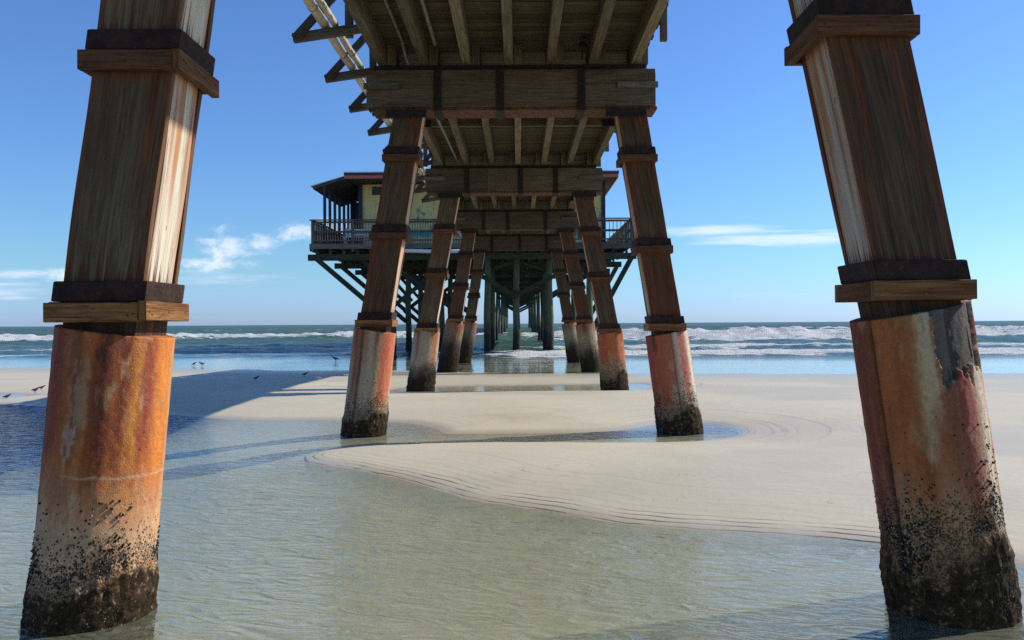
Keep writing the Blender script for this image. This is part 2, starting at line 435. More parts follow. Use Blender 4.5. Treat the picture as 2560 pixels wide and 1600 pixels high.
# ------------------------------------------------------------------ mesh builder
class MB:
    def __init__(self):
        self.v, self.f, self.uv = [], [], []

    def prism(self, l0, l1, caps=True, u0=None, v0=None):
        """two matching loops of points -> a closed bar whose uv follows its length (metres)"""
        n = len(l0); b = len(self.v)
        l0 = [Vector(p) for p in l0]; l1 = [Vector(p) for p in l1]
        self.v += l0 + l1
        u = random.uniform(0, 50) if u0 is None else u0
        vv = random.uniform(0, 50) if v0 is None else v0
        L = (sum(l1, Vector()) / n - sum(l0, Vector()) / n).length
        for i in range(n):
            j = (i + 1) % n
            w = (l0[j] - l0[i]).length
            self.f.append((b + i, b + j, b + n + j, b + n + i))
            self.uv += [(u, vv), (u + w, vv), (u + w, vv + L), (u, vv + L)]
            u += w
        if caps:
            for off, rev in ((0, True), (n, False)):
                idx = [b + off + i for i in range(n)]
                ps = (l0 if off == 0 else l1)
                c = sum(ps, Vector()) / n
                e1 = (ps[1] - ps[0]).normalized()
                nn = (l1[0] - l0[0]).normalized()
                e2 = nn.cross(e1)
                if rev: idx = idx[::-1]; ps = ps[::-1]
                self.f.append(tuple(idx))
                self.uv += [(u + (p - c).dot(e1), vv + (p - c).dot(e2)) for p in ps]
        return self

    def bar(self, p0, p1, w, h, up=(0, 0, 1), ch=0.0):
        """rectangular timber from p0 to p1, w across, h along 'up'"""
        p0, p1 = Vector(p0), Vector(p1)
        d = (p1 - p0).normalized(); up = Vector(up)
        if abs(d.dot(up)) > 0.99: up = Vector((0, 1, 0))
        s = d.cross(up).normalized(); q = s.cross(d).normalized()
        if ch > 0:
            pts = [(-w/2+ch, -h/2), (w/2-ch, -h/2), (w/2, -h/2+ch), (w/2, h/2-ch), (w/2-ch, h/2), (-w/2+ch, h/2), (-w/2, h/2-ch), (-w/2, -h/2+ch)]
        else:
            pts = [(-w/2, -h/2), (w/2, -h/2), (w/2, h/2), (-w/2, h/2)]
        mk = lambda c: [c + s * a + q * b for a, b in pts]
        return self.prism(mk(p0), mk(p1))

    def box(self, x0, x1, y0, y1, z0, z1, ch=0.0):
        dx, dy, dz = x1 - x0, y1 - y0, z1 - z0
        cx, cy, cz = (x0 + x1) / 2, (y0 + y1) / 2, (z0 + z1) / 2
        if dx >= dy and dx >= dz: return self.bar((x0, cy, cz), (x1, cy, cz), dy, dz, (0, 0, 1), ch)
        if dy >= dz: return self.bar((cx, y0, cz), (cx, y1, cz), dx, dz, (0, 0, 1), ch)
        return self.bar((cx, cy, z0), (cx, cy, z1), dx, dy, (0, 1, 0), ch)

    def tube(self, pts, r, n=12, caps=True):
        pts = [Vector(p) for p in pts]
        rr = r if isinstance(r, (list, tuple)) else [r] * len(pts)
        b = len(self.v); u0, v0 = random.uniform(0, 50), random.uniform(0, 50)
        L = 0; Ls = []
        for k, p in enumerate(pts):
            if k: L += (p - pts[k-1]).length
            Ls.append(L)
            d = (pts[min(k+1, len(pts)-1)] - pts[max(k-1, 0)]).normalized()
            ref = Vector((0, 0, 1)) if abs(d.z) < 0.9 else Vector((0, 1, 0))
            s = d.cross(ref).normalized(); q = s.cross(d)
            for i in range(n):
                a = 2 * math.pi * i / n
                self.v.append(p + (s * math.cos(a) + q * math.sin(a)) * rr[k])
        for k in range(len(pts) - 1):
            for i in range(n):
                j = (i + 1) % n
                self.f.append((b+k*n+i, b+k*n+j, b+(k+1)*n+j, b+(k+1)*n+i))
                ua, ub = u0 + i*2*math.pi*rr[k]/n, u0 + (i+1)*2*math.pi*rr[k]/n
                self.uv += [(ua, v0+Ls[k]), (ub, v0+Ls[k]), (ub, v0+Ls[k+1]), (ua, v0+Ls[k+1])]
        if caps:
            self.f.append(tuple(b+i for i in range(n))[::-1]); self.uv += [(u0+.1*math.cos(i), v0+.1*math.sin(i)) for i in range(n)]
            e = b + (len(pts)-1)*n
            self.f.append(tuple(e+i for i in range(n))); self.uv += [(u0+.1*math.cos(i), v0+.1*math.sin(i)) for i in range(n)]
        return self

    def build(self, name, mat, parent=None, smooth=False):
        off = wloc(parent)
        me = bpy.data.meshes.new(name)
        me.from_pydata([tuple(p - off) for p in self.v], [], self.f)
        uvl = me.uv_layers.new(name='UVMap')
        uvl.data.foreach_set('uv', np.array(self.uv, dtype=np.float32).ravel())
        if smooth: me.polygons.foreach_set('use_smooth', [True] * len(me.polygons))
        me.materials.append(mat)
        me.update()
        return link(name, me, parent)


def wloc(o):
    v = Vector()
    while o is not None:
        v += o.location; o = o.parent
    return v


def link(name, me, parent=None):
    o = bpy.data.objects.new(name, me)
    COL.objects.link(o)
    if parent is not None: o.parent = parent
    return o


def tag(o, label=None, cat=None, group=None, kind=None):
    if label: o['label'] = label
    if cat: o['category'] = cat
    if group: o['group'] = group
    if kind: o['kind'] = kind
    return o


def empty(name, loc, label, cat, group=None):
    o = bpy.data.objects.new(name, None)
    o.empty_display_size = 0.1
    o.location = loc
    COL.objects.link(o)
    return tag(o, label, cat, group)


def kids(o): return [c for c in bpy.data.objects if c.parent == o]


def dup(root, loc, label=None):
    r = root.copy(); COL.objects.link(r); r.location = loc
    if label: r['label'] = label
    for ch in list(root.children):
        c = ch.copy(); COL.objects.link(c); c.parent = r
        for g in list(ch.children):
            d = g.copy(); COL.objects.link(d); d.parent = c
    return r


def np_mesh(name, verts, faces, mat, parent=None, attrs=None, smooth=True, cols=None):
    me = bpy.data.meshes.new(name)
    nv, nf = len(verts), len(faces); k = faces.shape[1]
    me.vertices.add(nv); me.vertices.foreach_set('co', np.ascontiguousarray(verts, dtype=np.float32).ravel())
    me.loops.add(nf * k); me.loops.foreach_set('vertex_index', np.ascontiguousarray(faces, dtype=np.int32).ravel())
    me.polygons.add(nf)
    me.polygons.foreach_set('loop_start', np.arange(0, nf * k, k, dtype=np.int32))
    me.polygons.foreach_set('loop_total', np.full(nf, k, dtype=np.int32))
    me.update(calc_edges=True)
    if smooth: me.polygons.foreach_set('use_smooth', np.ones(nf, dtype=bool))
    for n, a in (attrs or {}).items():
        at = me.attributes.new(n, 'FLOAT', 'POINT'); at.data.foreach_set('value', np.ascontiguousarray(a, dtype=np.float32).ravel())
    for n, a in (cols or {}).items():
        at = me.attributes.new(n, 'FLOAT_COLOR', 'POINT')
        at.data.foreach_set('color', np.ascontiguousarray(np.concatenate([a, np.ones((nv, 1))], 1), dtype=np.float32).ravel())
    me.materials.append(mat)
    me.validate()
    return link(name, me, parent)


def grid_faces(nr, nc, wrap=False):
    r = np.arange(nr - 1)[:, None]; c = np.arange(nc if wrap else nc - 1)[None, :]
    c2 = (c + 1) % nc
    return np.stack([r * nc + c, r * nc + c2, (r + 1) * nc + c2, (r + 1) * nc + c], -1).reshape(-1, 4)


# ------------------------------------------------------------------ the ground: sand with its pools
def ring(pts, extra=()):
    return np.array([gnd(x * S, y * S) for x, y in pts] + list(extra))


POOL_A = ring([(2600,1362),(2419,1334),(2240,1306),(2070,1281),(1900,1266),(1700,1256),(1600,1249),(1430,1233),(1330,1212),(1200,1193),(1100,1181),(1040,1161),(960,1136),(880,1117),(800,1104),(730,1095),(706,1083),(730,1070),(800,1056),(880,1049),(960,1046),(1100,1045),(1300,1044),(1500,1046),(1640,1043),(1720,1037),(1757,1022),(1735,1010),(1665,1001),(1590,998),(1540,1003),(1500,1012),(1430,1020),(1250,1024),(1120,1024),(1050,1024),(1038,1015),(1000,1004),(940,997),(800,992),(600,993),(520,990),(420,982),(300,972),(150,962),(-50,953),(-400,945)],
              [(-40, 17.5), (-40, -9), (9, -9), (9, 4.6)])
POOL_B = ring([(925,928),(1100,926),(1300,924),(1500,924),(1540,917),(1535,908),(1490,905),(1400,908),(1200,911),(1050,913),(960,915),(925,920)])
POOL_C = ring([(-130,931),(20,931),(66,933),(68,936),(0,944),(-130,950)])


def signed(px, py, poly):
    a = poly; b = np.roll(poly, -1, 0)
    d2 = np.full(px.shape, 1e9); ins = np.zeros(px.shape, bool)
    for (x0, y0), (x1, y1) in zip(a, b):
        ex, ey = x1 - x0, y1 - y0
        t = np.clip(((px - x0) * ex + (py - y0) * ey) / (ex * ex + ey * ey + 1e-12), 0, 1)
        d2 = np.minimum(d2, (px - x0 - t * ex) ** 2 + (py - y0 - t * ey) ** 2)
        if y0 != y1:
            c = ((y0 > py) != (y1 > py)) & (px < (x1 - x0) * (py - y0) / (y1 - y0) + x0)
            ins ^= c
    d = np.sqrt(d2)
    return np.where(ins, -d, d)


def smooth_poly(p, it=2):
    for _ in range(it):
        q = []
        for i in range(len(p)):
            a, b = p[i], p[(i + 1) % len(p)]
            q += [a * 0.75 + b * 0.25, a * 0.25 + b * 0.75]
        p = np.array(q)
    return p


def sea_edge(X):
    return np.interp(X, [-60, -20, -6, -1, 8, 15, 30, 60], [33, 32.0, 28.4, 26.6, 25.2, 24.8, 24.4, 24.2]) + 0.5 * (fbm(X * 0.3, X * 0, 5) - 0.5)


def build_sand():
    xs = np.concatenate([[-400, -200, -100, -60, -40, -30, -24, -20, -17], np.arange(-15, 15.01, 0.06), [17, 20, 24, 30, 40, 60, 100, 200, 400]])
    ys = np.concatenate([[-120, -60, -30, -15, -9, -5, -2, 0, 1.0], np.exp(np.arange(math.log(1.8), math.log(45), 0.0062)), [48, 55, 70]])
    X, Y = np.meshgrid(xs, ys)
    sA = signed(X, Y, smooth_poly(POOL_A)); sB = signed(X, Y, smooth_poly(POOL_B)); sC = signed(X, Y, smooth_poly(POOL_C))
    sd = np.minimum(np.minimum(sA, sB), sC)
    wob = (fbm(X * 1.6, Y * 1.6, 3) - 0.5) * 0.06
    sdw = sd + wob
    hout = 0.13 * (1 - np.exp(-np.maximum(sdw, 0) / 1.1)) + 0.006 * (1 - np.exp(-np.maximum(sdw, 0) / 0.05))
    deepk = np.where(sA < 0, 1 - sstep(9.4, 11.2, Y) * sstep(-6.5, -2.4, X), 0.0)
    dep = 0.05 + 0.25 * deepk
    hin = -dep * (1 - np.exp(-np.maximum(-sdw, 0) / 0.9))
    h = np.where(sdw > 0, hout, hin)
    h += (fbm(X * 0.5, Y * 0.5, 11) - 0.5) * 0.03 * sstep(0.2, 1.5, sdw)
    # scour hollows round the second bent's feet
    se = sea_edge(X)
    beach = np.where(Y < se, (se - Y) * 0.016, (se - Y) * 0.007)
    beach += (fbm(X * 0.35, Y * 0.8, 21) - 0.5) * 0.012
    h = np.where(Y > 19, np.minimum(h, beach), np.minimum(h, np.maximum(beach, 0.02)))
    wet = sstep(-6.0, 0.3, Y - se) * 0.85
    wet = np.maximum(wet, sstep(0.35, 0.02, sdw) * 0.9)
    wet = np.maximum(wet, 0.35 * sstep(0.45, 0.7, fbm(X * 0.35, Y * 0.5, 91, 4)))
    terr = sstep(10.5, 9.6, Y) * sstep(-3.0, -2.6, X) + sstep(0.3, 1.2, X - 1.9) * sstep(3.6, 2.9, X) * sstep(11, 11.8, Y) * sstep(13.6, 12.8, Y)
    v = np.stack([X, Y, h], -1).reshape(-1, 3)
    o = np_mesh('sand', v, grid_faces(len(ys), len(xs)), M['sand'], attrs={'bed': deepk, 'arcs': 0.10 + 0.38 * sstep(10.6, 11.6, Y) * sstep(1.2, 2.4, X) * sstep(6.5, 4.5, X), 'shore': sdw, 'wet': wet, 'terrace': np.clip(terr, 0.12, 1)})
    return tag(o, 'pale wet beach sand with shallow hollows round the piles', 'sand', kind='structure')


build_sand()


def build_pool():
    xs = np.concatenate([[-60, -30, -20], np.arange(-14, 14.1, 0.14), [20, 30, 60]])
    ys = np.concatenate([[-40, -20, -9, -5, -2, 0], np.exp(np.arange(math.log(1.0), math.log(23.2), 0.014)), [23.3]])
    X, Y = np.meshgrid(xs, ys)
    sA = signed(X, Y, smooth_poly(POOL_A)); sB = signed(X, Y, smooth_poly(POOL_B)); sC = signed(X, Y, smooth_poly(POOL_C))
    # wind ripples: strong in the open pool, calmer behind the right pile and in the hollows
    rip = 0.85 - 0.45 * sstep(0.3, 2.6, X) * sstep(7.5, 5.5, Y)
    rip = rip * (0.65 + 0.7 * fbm(X * 0.5, Y * 0.35, 61, 3))
    rip = np.where(Y > 9.2, np.minimum(rip, 0.6), rip)
    rip = rip - 0.28 * sstep(11.0, 12.5, Y) * sstep(-3.5, -1.8, X)
    rip = rip + 0.35 * sstep(-4.2, -6.0, X)
    rip = np.where(Y > 18, 0.10, rip)
    shade_k = sstep(-4.6, -6.4, X) * sstep(10.0, 11.2, Y) * sstep(17.6, 16.6, Y)  # pier shadow on the left pool deepened by a navy water tint
    shade_k = np.maximum(shade_k, 0.42 * np.exp(-((X - 2.75) / 1.0) ** 2 - ((Y - 12.4) / 0.8) ** 2))  # blue sky reflection by the second right pile put in as tint
    shade_k = np.maximum(shade_k, 0.15 * np.exp(-((X + 1.9) / 1.0) ** 2 - ((Y - 12.2) / 0.9) ** 2))  # same painted reflection, weaker, by the second left pile
    murk = 0.26 * sstep(0.0, -0.8, sA) * sstep(10.5, 9.0, Y)
    v = np.stack([X, Y, X * 0], -1).reshape(-1, 3)
    o = np_mesh('tide_pool_water', v, grid_faces(len(ys), len(xs)), M['pool'], attrs={'ripple': np.clip(rip, 0.05, 1.3), 'murk': np.clip(murk, 0, 0.72) * (1 - shade_k), 'shade_tint': shade_k})
    return tag(o, 'clear shallow tide pool water rippling over the sand', 'water', kind='structure')


build_pool()


def build_sea():
    ys = np.concatenate([np.exp(np.arange(math.log(23.3), math.log(420), 0.0052)), np.exp(np.arange(math.log(425), math.log(24000), 0.06))])
    ts = np.linspace(-1.15, 1.15, 520)
    T, Y = np.meshgrid(ts, ys)
    X = T * Y
    se = sea_edge(X)
    z = np.zeros_like(X); foam = np.zeros_like(X); green = np.zeros_like(X)
    off = Y - se
    # swells: (centre line Y, slope along X, amplitude, front width, back width, where along X it breaks, foam reach shoreward)
    def wob(a, s): return (fbm(X * a, Y * 0.01, s, 3) - 0.5)
    def swell(y0, slope, amp, wf, wb, breaks, reach, seed, ax=lambda x: 1.0 + 0 * x):
        nonlocal z, foam, green
        c = y0 + slope * X + wob(0.05, seed) * y0 * 0.12 + wob(0.25, seed + 3) * y0 * 0.025
        d = Y - c
        a = amp * ax(X) * (0.55 + 0.9 * (fbm(X * 0.06, X * 0, seed + 9, 3)))
        prof = np.where(d < 0, np.exp(-(d / wf) ** 2), np.exp(-(d / wb) ** 2))
        z += a * prof
        br = breaks(X) * sstep(0.25, 0.5, fbm(X * 0.09, X * 0, seed + 4, 3) + breaks(X) * 0.35)
        reach = reach * (0.30 + 1.15 * fbm(X * 0.10, X * 0, seed + 21, 3) + 0.25 * (fbm(X * 0.5, X * 0, seed + 23, 2) - .5))
        f = np.where(d < 0, np.exp(-(np.maximum(-d, 0) / reach) ** 2), np.exp(-(d / (wb * 0.35)) ** 2))
        lump = fbm(X * 0.8, Y * 0.9, seed + 6, 5) - 0.42
        z += br * f * lump * amp * 0.7
        spray = fbm(X * 2.6, Y * 0.4, seed + 12, 3) - 0.4
        z += br * np.exp(-(d / (wf * 0.55)) ** 2) * spray * amp * 0.55
        foam = np.maximum(foam, f * br * 1.15)
        green = np.maximum(green, np.where(d < 0, np.exp(-((d + wf * 0.5) / wf) ** 2), 0) * (1 - br * f) * min(1, amp) * ax(X) * 0.6)
    right = lambda a, b: (lambda x: sstep(a, b, x))
    both = lambda lo, hi, k: (lambda x: np.maximum(sstep(hi, hi + 4, x), k * sstep(lo, lo - 5, x)))
    swell(41.5, 0.02, 0.20, 1.6, 3.0, both(-16, -3.5, 0.95), 3.2, 101)
    swell(49.0, -0.01, 0.24, 2.2, 2.6, both(-21, -1, 0.4), 2.6, 141)
    swell(58.0, -0.02, 0.40, 3.0, 4.0, right(60, 90), 3.0, 111, lambda x: 0.45 + 0.55 * sstep(-8, 5, x))
    swell(80.0, -0.04, 0.82, 3.2, 5.5, right(-5, 8), 8.5, 121, lambda x: 0.15 + 0.85 * sstep(-14, 4, x))
    swell(95.0, 0.05, 0.72, 3.0, 5.0, lambda x: sstep(2, -6, x) * 0.95 + sstep(12, 30, x) * 0.6, 5.5, 131)
    swell(125.0, 0.02, 0.75, 4.0, 7.0, lambda x: sstep(20, 45, x) * 0.8, 4.0, 151)
    swell(165.0, -0.03, 0.6, 6.0, 8.0, lambda x: 0.35 + 0 * x, 3.0, 161)
    # chop
    amp = sstep(38, 60, Y)
    z += (fbm(X * 0.30, Y * 0.42, 31, 4) - 0.5) * 0.42 * amp * sstep(2500, 300, Y)
    z += (fbm(X * 1.0, Y * 1.4, 37, 3) - 0.5) * 0.14 * sstep(35, 46, Y) * sstep(220, 90, Y)
    z *= sstep(0.5, 12, off)
    # thin swash film near the beach
    sw = sstep(10.5, 14, off) * 0
    foam *= sstep(6.0, 10.5, off)
    foam += 0.42 * np.exp(-((off - 8.3 - 2.0 * wob(0.2, 77)) / 0.5) ** 2) * sstep(-4, 3, X) + 0.40 * np.exp(-((off - 4.2 - 3.0 * wob(0.25, 79)) / 0.25) ** 2) * sstep(-4, 1, X) * sstep(6, 3, X)
    deep = sstep(7, 15, off) * 0.97
    rip = 0.06 + 0.35 * sstep(8, 14, off) + 0.55 * sstep(20, 60, off)
    z = z - 0.0 * off
    v = np.stack([X, Y, z], -1).reshape(-1, 3)
    o = np_mesh('sea', v, grid_faces(len(ys), len(ts)), M['sea'], attrs={'foam': np.clip(foam, 0, 1.2), 'deep': deep, 'ripple': rip, 'green': np.clip(green, 0, 1)})
    return tag(o, 'green sea with white breakers rolling in to the beach', 'sea', kind='structure')


build_sea()

# ------------------------------------------------------------------ piles: concrete jackets, plank casings, collars
BENT_Y = [4.58, 12.12, 19.65, 27.15, 34.65]
ORD = ['nearest', 'second', 'third', 'fourth', 'fifth']
CAP_BOT, CAP_TOP = 4.70, 5.355
STR_H, DECK_B, DECK_T = 0.30, 5.655, 5.71


def jacket_paint(th, t, spec, seed):
    """th: degrees, 0 faces the camera, + to the right; t: 0 at the sand, 1 at the top"""
    u = th / 360.0
    n = fbm((u + 1) * 9, t * 2.2, seed)
    nf = fbm((u + 1) * 40, t * 9, seed + 5)
    stv = fbm((u + 1) * 26, t * 0.9, seed + 9)
    nx = fbm((u + 1) * 110, t * 30, seed + 15, 4)
    base = np.array(spec['base'])[None] * (0.82 + 0.36 * n)[:, None]
    col = base
    def put(mask, c, k=1.0):
        nonlocal col
        m = np.clip(mask * k, 0, 1)[:, None]
        col = col * (1 - m) + np.array(c)[None] * m
    tw = t + (n - 0.5) * 0.22 + (stv - 0.5) * 0.25
    put(sstep(spec['rust_to'] - 0.16, spec['rust_to'] + 0.16, tw), spec['rust'], spec.get('rust_k', 0.95))
    put(sstep(0.50, 0.70, stv) * sstep(spec['rust_to'] - 0.1, spec['rust_to'] + 0.3, tw), np.array(spec['rust']) * np.array((0.38, 0.26, 0.3)), 0.8)
    for (a, w, t0, t1, c, k) in spec.get('streaks', []):
        aa = a + (fbm(t * 3.0 + a, t * 0, seed + 2) - 0.5) * 8
        wd = w * (0.7 + 0.6 * fbm(t * 5 + a, t * 0, seed + 3))
        m = np.exp(-(((th - aa) + (nx - 0.5) * 10) / wd) ** 2) * sstep(t0 - 0.10, t0 + 0.10, t + (nf - 0.5) * 0.22 + (nx - 0.5) * 0.2) * sstep(t1 + 0.06, t1 - 0.04, t)
        put(m, c, k * 1.15)
    for (a, w, tc, tw_, c, k) in spec.get('patches', []):
        m = sstep(1.25, 0.65, np.sqrt(((th - a) / w) ** 2 + ((t - tc) / tw_) ** 2) + (nf - 0.5) * 1.3 + (n - .5) * .6 + (nx - .5) * 2.2)
        put(m, c, k * 0.85)
    put(sstep(0.60, 0.72, nx) * sstep(0.4, 0.6, n), np.array(spec['base']) * 0.45, 0.4)
    put(sstep(0.66, 0.78, nf) * sstep(0.45, 0.65, n), np.array(spec['base']) * 1.15, 0.45)
    if 'crack' in spec:
        tc = spec['crack'] + (fbm(u * 14 + 3, t * 0, seed + 4) - 0.5) * 0.02
        put(np.exp(-((t - tc) / 0.0035) ** 2) * sstep(-50, -20, th), (0.62, 0.45, 0.32), 0.75)
    for a in spec.get('seams', []):
        put(np.exp(-((th - a) / 1.3) ** 2), (0.03, 0.015, 0.01), 0.85)
    if spec.get('dark'):
        put(sstep(spec['dark'] + 0.18, spec['dark'] - 0.12, t + (n - 0.5) * 0.3), (0.045, 0.033, 0.022), 0.93)
    return np.clip(col, 0.004, 0.9)


def make_leg(bi, side, base, ctop, zc, wtop, collars, spec, label, nth=112, nz=96, barn=900, rad=0.305):
    Y = BENT_Y[bi]
    seed = bi * 10 + (1 if side > 0 else 0)
    root = empty('pier_pile', (base, Y, 0), label, 'pier pile', 'concrete jacketed piles of the pier')
    # concrete jacket along its own axis
    zb = -0.45
    ax0 = Vector((base, Y, 0)); ax1 = Vector((ctop, Y, zc)); d = (ax1 - ax0); slope = d.x / d.z
    th = np.linspace(-180, 180, nth, endpoint=False); tt = np.linspace(zb / zc, 1, nz)
    TH, TT = np.meshgrid(th, tt); a = np.radians(TH)
    vc = math.degrees(math.atan2(-base, Y))          # stains were surveyed from the beach, looking at the side that faces it
    TV = (TH - vc + 180) % 360 - 180
    zc_ = TT * zc
    crust_t = spec['crust']
    n = fbm((TH / 360 + 1) * 12, TT * 4, seed + 40)
    al = sstep(crust_t * 2.7, crust_t * 0.35, TT + (n - 0.5) * 0.16)
    if 'crust_side' in spec:
        al = np.clip(al + sstep(crust_t * 3.3, crust_t * 0.9, TT) * 0.35 * np.exp(-((TV - spec['crust_side']) / 35) ** 2), 0, 1)
    rr = rad * (1 + 0.03 * (1 - TT)) + 0.020 * sstep(0.6, 1.0, al) + (fbm((TH / 360 + 1) * 60, TT * 25, seed + 41, 3) - 0.5) * (0.006 + 0.03 * sstep(0.5, 1, al))
    rr = rr * (1 + 0.012 * np.cos(4 * a + spec.get('sq', 0.8)))
    for s_ in spec.get('seams', []):
        rr -= 0.010 * np.exp(-((TV - s_) / 1.6) ** 2)
    chip = np.zeros_like(rr)
    if 'chip' in spec:
        a0, a1, t0, t1 = spec['chip']
        jag = (fbm((TH / 360 + 1) * 70, TT * 22, seed + 50, 4) - 0.5)
        chip = sstep(0, 1.5, TV - a0 + jag * 22) * sstep(0, 2, a1 - TV + jag * 10) * sstep(0, 0.008, TT - t0 + jag * 0.11)
        rr -= 0.026 * chip
    x = ctop + (zc_ - zc) * slope + rr * np.sin(a)
    y = Y - rr * np.cos(a)
    z = zc_ - 1.35 * slope * rr * np.sin(a) * sstep(0.0, 0.9, TT)      # the top is cut square to the leaning axis
    z = z + np.where(TT > 0.999, (fbm((TH / 360 + 1) * 30, TT, seed + 60) - 0.5) * 0.006, 0)
    col = jacket_paint(TV.ravel(), TT.ravel(), spec, seed + 70)
    if 'chip' in spec:
        m = chip.ravel()[:, None]; nn = fbm(TH.ravel() / 8, TT.ravel() * 5, seed + 3)[:, None]
        inner = np.where(TV.ravel()[:, None] + (nn - .5) * 20 < a0 + 16, np.array((0.13, 0.115, 0.09))[None], np.array((0.055, 0.038, 0.032))[None] * (0.4 + 1.2 * nn))
        wht = np.exp(-((chip.ravel() - 0.5) / 0.22) ** 2)[:, None] * 0.8
        col = col * (1 - m) + inner * m
        col = col * (1 - wht) + np.array((0.42, 0.38, 0.30)) * wht
    v = np.stack([x - base, y - Y, z], -1).reshape(-1, 3)
    top_c = len(v)
    v = np.concatenate([v, [[ctop - base, 0, zc]]]); 
    col = np.concatenate([col, [[0.25, 0.11, 0.06]]]); alv = np.concatenate([al.ravel(), [0]])
    f = grid_faces(nz, nth, True)
    i = np.arange(nth); last = (nz - 1) * nth
    cap = np.stack([last + i, last + (i + 1) % nth, np.full(nth, top_c), np.full(nth, top_c)], -1)
    me_faces = [tuple(r) for r in f.tolist()] + [(int(r[0]), int(r[1]), int(r[2])) for r in cap]
    me = bpy.data.meshes.new('concrete_jacket')
    me.from_pydata(v.tolist(), [], me_faces)
    sm = np.ones(len(me.polygons), bool); sm[len(f):] = False
    me.polygons.foreach_set('use_smooth', sm)
    at = me.attributes.new('crust', 'FLOAT', 'POINT'); at.data.foreach_set('value', alv.astype(np.float32))
    at = me.attributes.new('paint', 'FLOAT_COLOR', 'POINT'); at.data.foreach_set('color', np.concatenate([col, np.ones((len(col), 1))], 1).astype(np.float32).ravel())
    me.materials.append(M['jacket'])
    jk = link('concrete_jacket', me, root)
    # barnacles and mussels: small shells standing off the surface
    rng = np.random.default_rng(seed + 5)
    N = barn * 6
    bt = rng.uniform(-0.02, crust_t * 3.2, N); bth = rng.uniform(-130, 130, N)
    nn = fbm((bth / 360 + 1) * 34, bt * 14, seed + 80, 3)
    sidek = np.exp(-((bth - spec.get('crust_side', 25)) / 45) ** 2)
    pr = sstep(crust_t * 3.0, crust_t * 0.5, bt) ** 2 * sstep(0.38, 0.62, nn + sidek * 0.08) + 0.04 * sidek
    keep = np.where(rng.uniform(0, 1, N) < pr)[0][:barn]
    BV, BF, BT = [], [], []
    k = 5
    for q in keep:
        s0 = rng.uniform(0.0028, 0.0075) * spec.get('bsize', 1)
        tone = rng.uniform(0.45, 0.9) if rng.uniform() < (0.30 if bt[q] > crust_t * 0.9 else 0.05) else rng.uniform(0, 0.12)
        an = math.radians(bth[q]); zz_ = bt[q] * zc
        rad_q = rad * (1 + 0.03 * (1 - bt[q])) + 0.010 * float(sstep(crust_t * 1.4, crust_t * .4, bt[q]))
        nrm = np.array([math.sin(an), -math.cos(an), 0]); tg = np.array([math.cos(an), math.sin(an), 0]); up = np.array([slope, 0, 1.0])
        c = np.array([ctop - base + (zz_ - zc) * slope, 0, zz_]) + nrm * rad_q
        tilt = up * rng.uniform(-0.6, 0.3) + tg * rng.uniform(-0.4, 0.4)
        b = len(BV); hgt = s0 * rng.uniform(0.7, 1.5); ph = rng.uniform(0, 6)
        for (rk, hk) in ((1.0, -0.3), (0.55, 1.0)):
            for j in range(k):
                aj = ph + 2 * math.pi * j / k; w = rk * s0 * rng.uniform(0.8, 1.2)
                BV.append(c + tg * math.cos(aj) * w + up * math.sin(aj) * w * 1.25 + (nrm + tilt * 0.5) * hk * hgt)
                BT.append(tone)
        for j in range(k):
            BF.append((b + j, b + (j + 1) % k, b + k + (j + 1) % k, b + k + j))
        BF.append(tuple(b + k + j for j in range(k)))
    bm_ = bpy.data.meshes.new('barnacles'); bm_.from_pydata([tuple(p) for p in BV], [], BF)
    at = bm_.attributes.new('tone', 'FLOAT', 'POINT'); at.data.foreach_set('value', np.array(BT, np.float32))
    bm_.materials.append(M['barnacle'])
    ob = link('barnacles', bm_, root); ob['kind'] = 'stuff'
    # wooden core post between jacket and casing
    def wx(zv): return ctop + (wtop - ctop) * (zv - zc) / (CAP_BOT - zc)
    b = MB(); c0, c1 = wx(zc - 0.25), wx(collars[0] - 0.092)
    q = 0.196
    sq = lambda cx, zv, q=q: [(cx - q, Y - q, zv), (cx + q, Y - q, zv), (cx + q, Y + q, zv), (cx - q, Y + q, zv)]
    b.prism(sq(c0, zc - 0.25), sq(c1, collars[0] - 0.092))
    b.build('core_post', M['wood_post'], root)
    # casing of four planks
    hw, th_ = 0.172, 0.043
    zs_c = [collars[0] - 0.05] + list(collars) + [CAP_BOT]
    vs_c = [-0.05, 0, 1, 2, 3]
    zlo, zhi = collars[0] - 0.09, CAP_BOT
    nzp, nup = 26, 2
    g = 0.012
    planks = [((-0.213, -hw - th_), (0.213, -hw - th_), (0, 1)),          # front
              ((0.209, -hw + g), (0.209, hw - g), (-1, 0)),    # right
              ((0.213, hw + th_), (-0.213, hw + th_), (0, -1)),            # back
              ((-0.209, hw - g), (-0.209, -hw + g), (1, 0))]   # left
    for pi, (pa, pb, inn) in enumerate(planks):
        vv, ff, uu = [], [], []
        zs = np.linspace(zlo, zhi, nzp)
        wv = np.interp(zs, zs_c, vs_c)
        inset = 0.004
        for zi, zv in enumerate(zs):
            cx = wx(zv)
            jx = 0.003 * math.sin(zv * 5 + pi * 2 + seed)
            A = np.array(pa) + jx; B = np.array(pb) + jx
            I = np.array(inn)
            for P in (A, B, B + I * th_, A + I * th_):
                vv.append((cx + P[0] - base, P[1], zv))
        us = [0.02, 0.98, 1.13, 2.02]
        for zi in range(nzp - 1):
            for e in range(4):
                e2 = (e + 1) % 4
                ff.append((zi * 4 + e, zi * 4 + e2, zi * 4 + 4 + e2, zi * 4 + 4 + e))
                ua = pi * 5 + (0.02, 1.02, 2.02, 3.02)[e]; ub = pi * 5 + (0.98, 1.14, 2.98, 3.14)[e]
                uu += [(ua, wv[zi]), (ub, wv[zi]), (ub, wv[zi + 1]), (ua, wv[zi + 1])]
        ff.append((3, 2, 1, 0)); uu += [(0, 0)] * 4
        e = (nzp - 1) * 4
